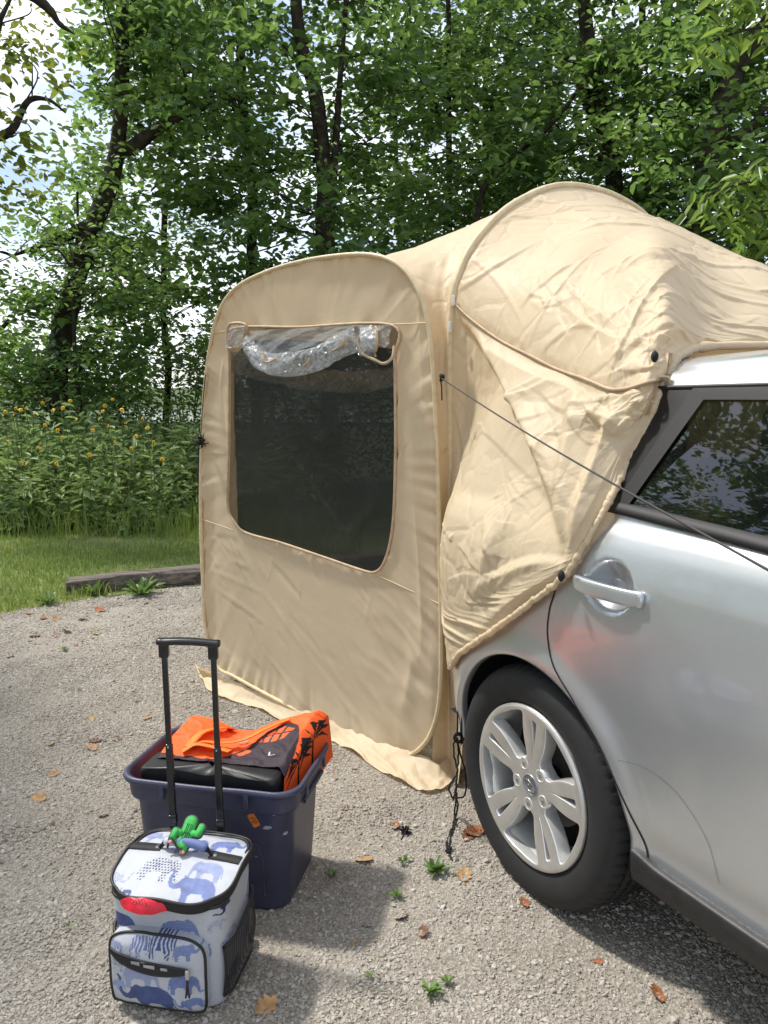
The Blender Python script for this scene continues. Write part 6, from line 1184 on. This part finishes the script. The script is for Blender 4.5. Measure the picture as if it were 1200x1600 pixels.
# cactus luggage tag
def cactus():
    LD = LIDZ
    cen = onplane(293, 1303, CF(np.array(.02), np.array(.035), np.array(.345)), np.array([0, -.78, .63])); nrm = np.array([0, -.78, .63]); a1 = np.array([1, 0, 0.]); a2 = np.cross(nrm, a1)
    T = thing('cactus_tag', tuple(cen), 'green cactus shaped luggage tag lying on the cooler lid', 'luggage tag')
    def rot(P, a): P = np.asarray(P, float); return np.stack([P[:, 0]*math.cos(a)-P[:, 1]*math.sin(a), P[:, 0]*math.sin(a)+P[:, 1]*math.cos(a)], 1)
    def cap(p, q, r, n=14):      # capsule outline
        p, q = np.array(p), np.array(q); d = (q-p)/np.linalg.norm(q-p); an = math.atan2(d[1], d[0]); A = [q+r*np.array([math.cos(an+t_), math.sin(an+t_)]) for t_ in np.linspace(-math.pi/2, math.pi/2, n)]; B = [p+r*np.array([math.cos(an+t_), math.sin(an+t_)]) for t_ in np.linspace(math.pi/2, 1.5*math.pi, n)]; return np.array(A+B)
    def slab(poly, z0, z1, nm, m, par, s=.00105):
        poly = rot(poly, -.28)*s; n = len(poly); V = np.concatenate([cen+poly[:, :1]*a1+poly[:, 1:]*a2+nrm*z for z in (z0, z1)]); F = [list(range(n))[::-1], list(range(n, 2*n))]+[[i, (i+1) % n, n+(i+1) % n, n+i] for i in range(n)]; return mk(nm, V, F, m, par, smooth=False)
    GR = simple('green_rubber', (.05, .40, .08), .85, nscale=60, nvar=.12); DG = simple('grey_green_backing', (.055, .08, .075), .6, nscale=60); PK = simple('pink_flower', (.75, .28, .26), .6, nscale=60); LN = simple('dark_green_line', (.015, .12, .03), .6, nscale=60)
    parts = [((0, -22), (0, 24), 14), ((-15, -3), (-26, -3), 7), ((-26, -3), (-27, -18), 7.5), ((14, 4), (25, 6), 7), ((25, 6), (27, 20), 7.5), ((0, -24), (4, -32), 9)]
    for k, (p, q, r) in enumerate(parts): slab(cap(p, q, r+3), 0+.0004*k, .004+.0003*k, 'backing', DG, T); slab(cap(p, q, r), .0045, .0078+.0004*k, 'cactus_piece', GR, T)
    for x in (-8, -3, 3, 8):
        s_ = np.array([(x, -18+2*abs(x)*.2), (x*.9, 0), (x*.8, 22)]); q = rot(spline(s_, 14), -.28)*.001; mk('rib_line', *tube(cen+q[:, :1]*a1+q[:, 1:]*a2+nrm*.0082, .0007, 5), LN, T)
    for x in (-4, 4):
        s_ = np.array([(x-3, 2), (x, -.5), (x+3, 2)]); q = rot(spline(s_, 10), -.28)*.001; mk('face_line', *tube(cen+q[:, :1]*a1+q[:, 1:]*a2+nrm*.0096, .0009, 5), simple('black_line', (.01, .02, .01), .6, nscale=60), T)
    s_ = np.array([(-3, -4), (0, -6.5), (3, -4)]); q = rot(spline(s_, 10), -.28)*.001; mk('face_line', *tube(cen+q[:, :1]*a1+q[:, 1:]*a2+nrm*.0096, .0009, 5), LN, T)
    for (x, y) in ((-28, -27), (5, -40)): slab(cap((x-2, y), (x+3, y+1), 3.5), .006, .0105, 'pink_flower', PK, T)
    st = spline([cen-a1*.006-a2*.022+nrm*.003, cen-a1*.014-a2*.034+nrm*.012, CF(np.array(-.035), np.array(.012), np.array(.338)), CF(np.array(-.037), np.array(-.002), np.array(.318))], 24); mk('loop_strap', *tube(st, .0042, 8, flat=.4), simple('black_rubber_loop', (.012, .012, .013), .5, nscale=60), T)
cactus()

# ---- cords
def squig(P, n, amp, seed): S = spline(P, n); k = np.arange(n); return S+amp*np.stack([noise(k*.35, 1.2, seed=seed), noise(k*.35, 5.2, seed=seed), noise(k*.35, 9.2, seed=seed)], 1)
def cordbundle():
    Y = 2.30; P = lambda u, v, dy=0.: atY(u, v, Y+dy); T = thing('hanging_cord', tuple(G(710, 1300)), 'long black cord knotted and hanging beside the rear wheel', 'cord')
    mk('cord', *tube(squig([P(716, 1060), P(716, 1100), P(714, 1150)], 30, .001, 1), .0028, 6), CORD, T)
    for k, pts in enumerate(([(714, 1152), (708, 1170), (714, 1200), (712, 1230), (708, 1250)], [(714, 1152), (720, 1180), (727, 1205), (728, 1235), (722, 1245), (708, 1246), (702, 1235), (706, 1220), (712, 1212)], [(713, 1152), (717, 1175), (714, 1205), (713, 1240)])): mk('cord', *tube(squig([P(u, v, -.02*k) for u, v in pts], 50, .0025, k+3), .0030, 6), CORD, T)
    v, f = tube(squig([P(711, 1151), P(718, 1146), P(722, 1153), P(716, 1160), P(709, 1155), P(713, 1147), P(721, 1150), P(724, 1156), P(717, 1157)], 60, .002, 9), .0038, 6); mk('knot', v, f, CORD, T)
    a = P(713, 1240); gnd = [G(713, 1268, .03), G(709, 1290, .012), G(701, 1315, .010), G(699, 1328, .012)]
    for k in (0, 1): mk('cord', *tube(squig([a]+[q+np.array([.006*k-.003, .004*k, .002*k]) for q in gnd], 60, .004, 12+k), .0030, 6), CORD, T)
    e = G(699, 1328, .012); v, f = tube(squig([e, e+np.array([.010, .0, .006]), e+np.array([-.004, -.01, .004]), e+np.array([.006, -.014, .002]), e+np.array([0, -.006, .01])], 40, .002, 17), .0042, 6); mk('knot', v, f, CORD, T)
    mk('cord', *tube(squig([e, G(703, 1337, .010), G(707, 1346, .008)], 14, .001, 19), [.003]*6+[.0045]*8, 6), CORD, T)
cordbundle()
def pompom(P, R, label, n=70, tail=None, up=None):
    T = thing('cord_tuft', tuple(P), label, 'cord'); parts = []; rs = np.random.default_rng(int(R*1e4)); 
    for k in range(n):
        d = rs.normal(0, 1, 3); d /= np.linalg.norm(d); L = R*(.6+.6*rs.random()); parts.append(tube(spline([P, P+d*L*.6+rs.normal(0, R*.2, 3), P+d*L+rs.normal(0, R*.3, 3)], 6), .0022, 5))
    tag(mk('tuft', *cat(*parts), CORD, T), kind='stuff')
    if tail is not None: mk('tail', *tube(spline(tail, 20), .0028, 6), CORD, T)
    if up is not None: mk('tail', *tube(spline(up, 20), .0022, 6), CORD, T)
Yp = 3.50; pompom(atY(313, 690, Yp), .030, 'bunched black cord hanging at the left edge of the tent', 46, [atY(311, 690, Yp), atY(310, 740, Yp), atY(309, 788, Yp)], [atY(313, 690, Yp), atY(317, 630, Yp), atY(321, 585, Yp)])
g_ = G(633, 1299, .016); pompom(g_, .016, 'small black cord tuft lying on the gravel left of the wheel', 40, [g_, G(630, 1306, .012), G(627, 1312, .010)])

# ---- fallen leaves
DL = [simple('dry_leaf_rust', (.30, .11, .04), .8, nscale=40, nvar=.25), simple('dry_leaf_tan', (.42, .24, .10), .8, nscale=40, nvar=.2), simple('dry_leaf_brown', (.17, .075, .035), .8, nscale=40, nvar=.25), simple('dry_leaf_yellow', (.52, .32, .08), .8, nscale=40, nvar=.2)]
def leaf(u, v, L, c, label):
    P = G(u, v, .014); a = rng.random()*6.283; n = 13; k = np.linspace(0, 1, n); w_ = .30*L*np.sin(np.pi*k**.85)*(1+.35*np.sin(k*26)); curl = .25+.3*rng.random(); tw = rng.normal(0, .35)
    V = []
    for i in range(n):
        x = (k[i]-.5)*L; zc = curl*L*(k[i]-.5)**2*1.6
        for s in (-1, 0, 1): V.append((x, s*w_[i], zc+abs(s)*w_[i]*.5+s*w_[i]*tw+.002*rng.random()))
    V = np.array(V); V[:, 2] -= V[:, 2].min()-.001; x, y = V[:, 0]*math.cos(a)-V[:, 1]*math.sin(a), V[:, 0]*math.sin(a)+V[:, 1]*math.cos(a)
    tag(mk('fallen_leaf', np.stack([P[0]+x, P[1]+y, P[2]-.008+V[:, 2]], 1), gridf(n, 3), DL[c], origin=P), label, 'leaf', 'dry leaves on the gravel')
LV = [(742, 1300, .075, 0, 'large rust leaf against the rear wheel'), (730, 1306, .06, 2, 'dark curled leaf against the rear wheel'), (748, 1293, .05, 0, 'rust leaf touching the tyre'), (618, 1290, .05, 0, 'rust leaf above the black cord tuft'), (568, 1343, .06, 1, 'tan star-like leaf right of the tub'), (725, 1368, .07, 1, 'tan curled leaf below the cord end'), (628, 1431, .045, 2, 'brown leaf in the middle of the gravel'), (820, 1410, .045, 0, 'faint rust leaf below the tyre'), (1028, 1550, .06, 0, 'rust leaf in the sun near the car shadow'), (935, 1500, .03, 0, 'tiny rust scrap at the shadow edge'), (415, 1573, .065, 1, 'tan leaf beside the cooler at bottom'), (556, 1475, .035, 1, 'small tan leaf on the bare gravel'), (573, 1445, .03, 2, 'small dark twist of leaf on the gravel'), (660, 1455, .05, 2, 'thin brown leaf by the gravel rut'), (162, 1273, .035, 2, 'small brown leaf left of the tub'), (150, 1157, .06, 2, 'dark brown leaf left of the handle'), (144, 1168, .07, 1, 'tan leaf under the dark brown leaf'), (183, 1154, .05, 2, 'brown leaf nearest the handle'), (142, 1124, .045, 3, 'yellowish leaf above the brown pair'), (77, 1163, .05, 1, 'tan leaf at the left on the gravel'), (84, 1209, .05, 1, 'yellow-tan leaf low at the left'), (16, 1026, .05, 0, 'rust leaf at the left edge'), (118, 1008, .04, 0, 'small red-brown leaf below the yellow leaf'), (150, 990, .06, 3, 'yellow leaf in front of the timber'), (68, 965, .07, 0, 'rust leaf at the grass edge'), (88, 967, .06, 1, 'tan leaf beside the grass edge'), (130, 967, .06, 1, 'pale tan leaf before the timber end'), (155, 953, .08, 0, 'long rust leaf before the timber'), (55, 994, .07, 2, 'brown leaf at left among pale ones'), (87, 992, .06, 0, 'rust leaf among pale ones'), (105, 988, .07, 1, 'pale curled leaf among weeds'), (228, 942, .05, 2, 'brown leaf under the broad-leaved weed'), (165, 1042, .04, 0, 'reddish leaf in the gravel middle left'), (218, 1064, .035, 2, 'small dark leaf left of the tent skirt'), (210, 1079, .035, 2, 'small dark leaf near the skirt corner'), (230, 1122, .05, 1, 'thin tan leaf behind the tub'), (60, 1247, .06, 1, 'pale leaf low at left of the tub'), (45, 958, .06, 1, 'tan leaf in the thin grass'), (250, 950, .04, 1, 'small tan leaf at the timber foot'), (540, 1262, .04, 2, 'small brown leaf above the tan star-like leaf')]
for q in LV: leaf(*q)
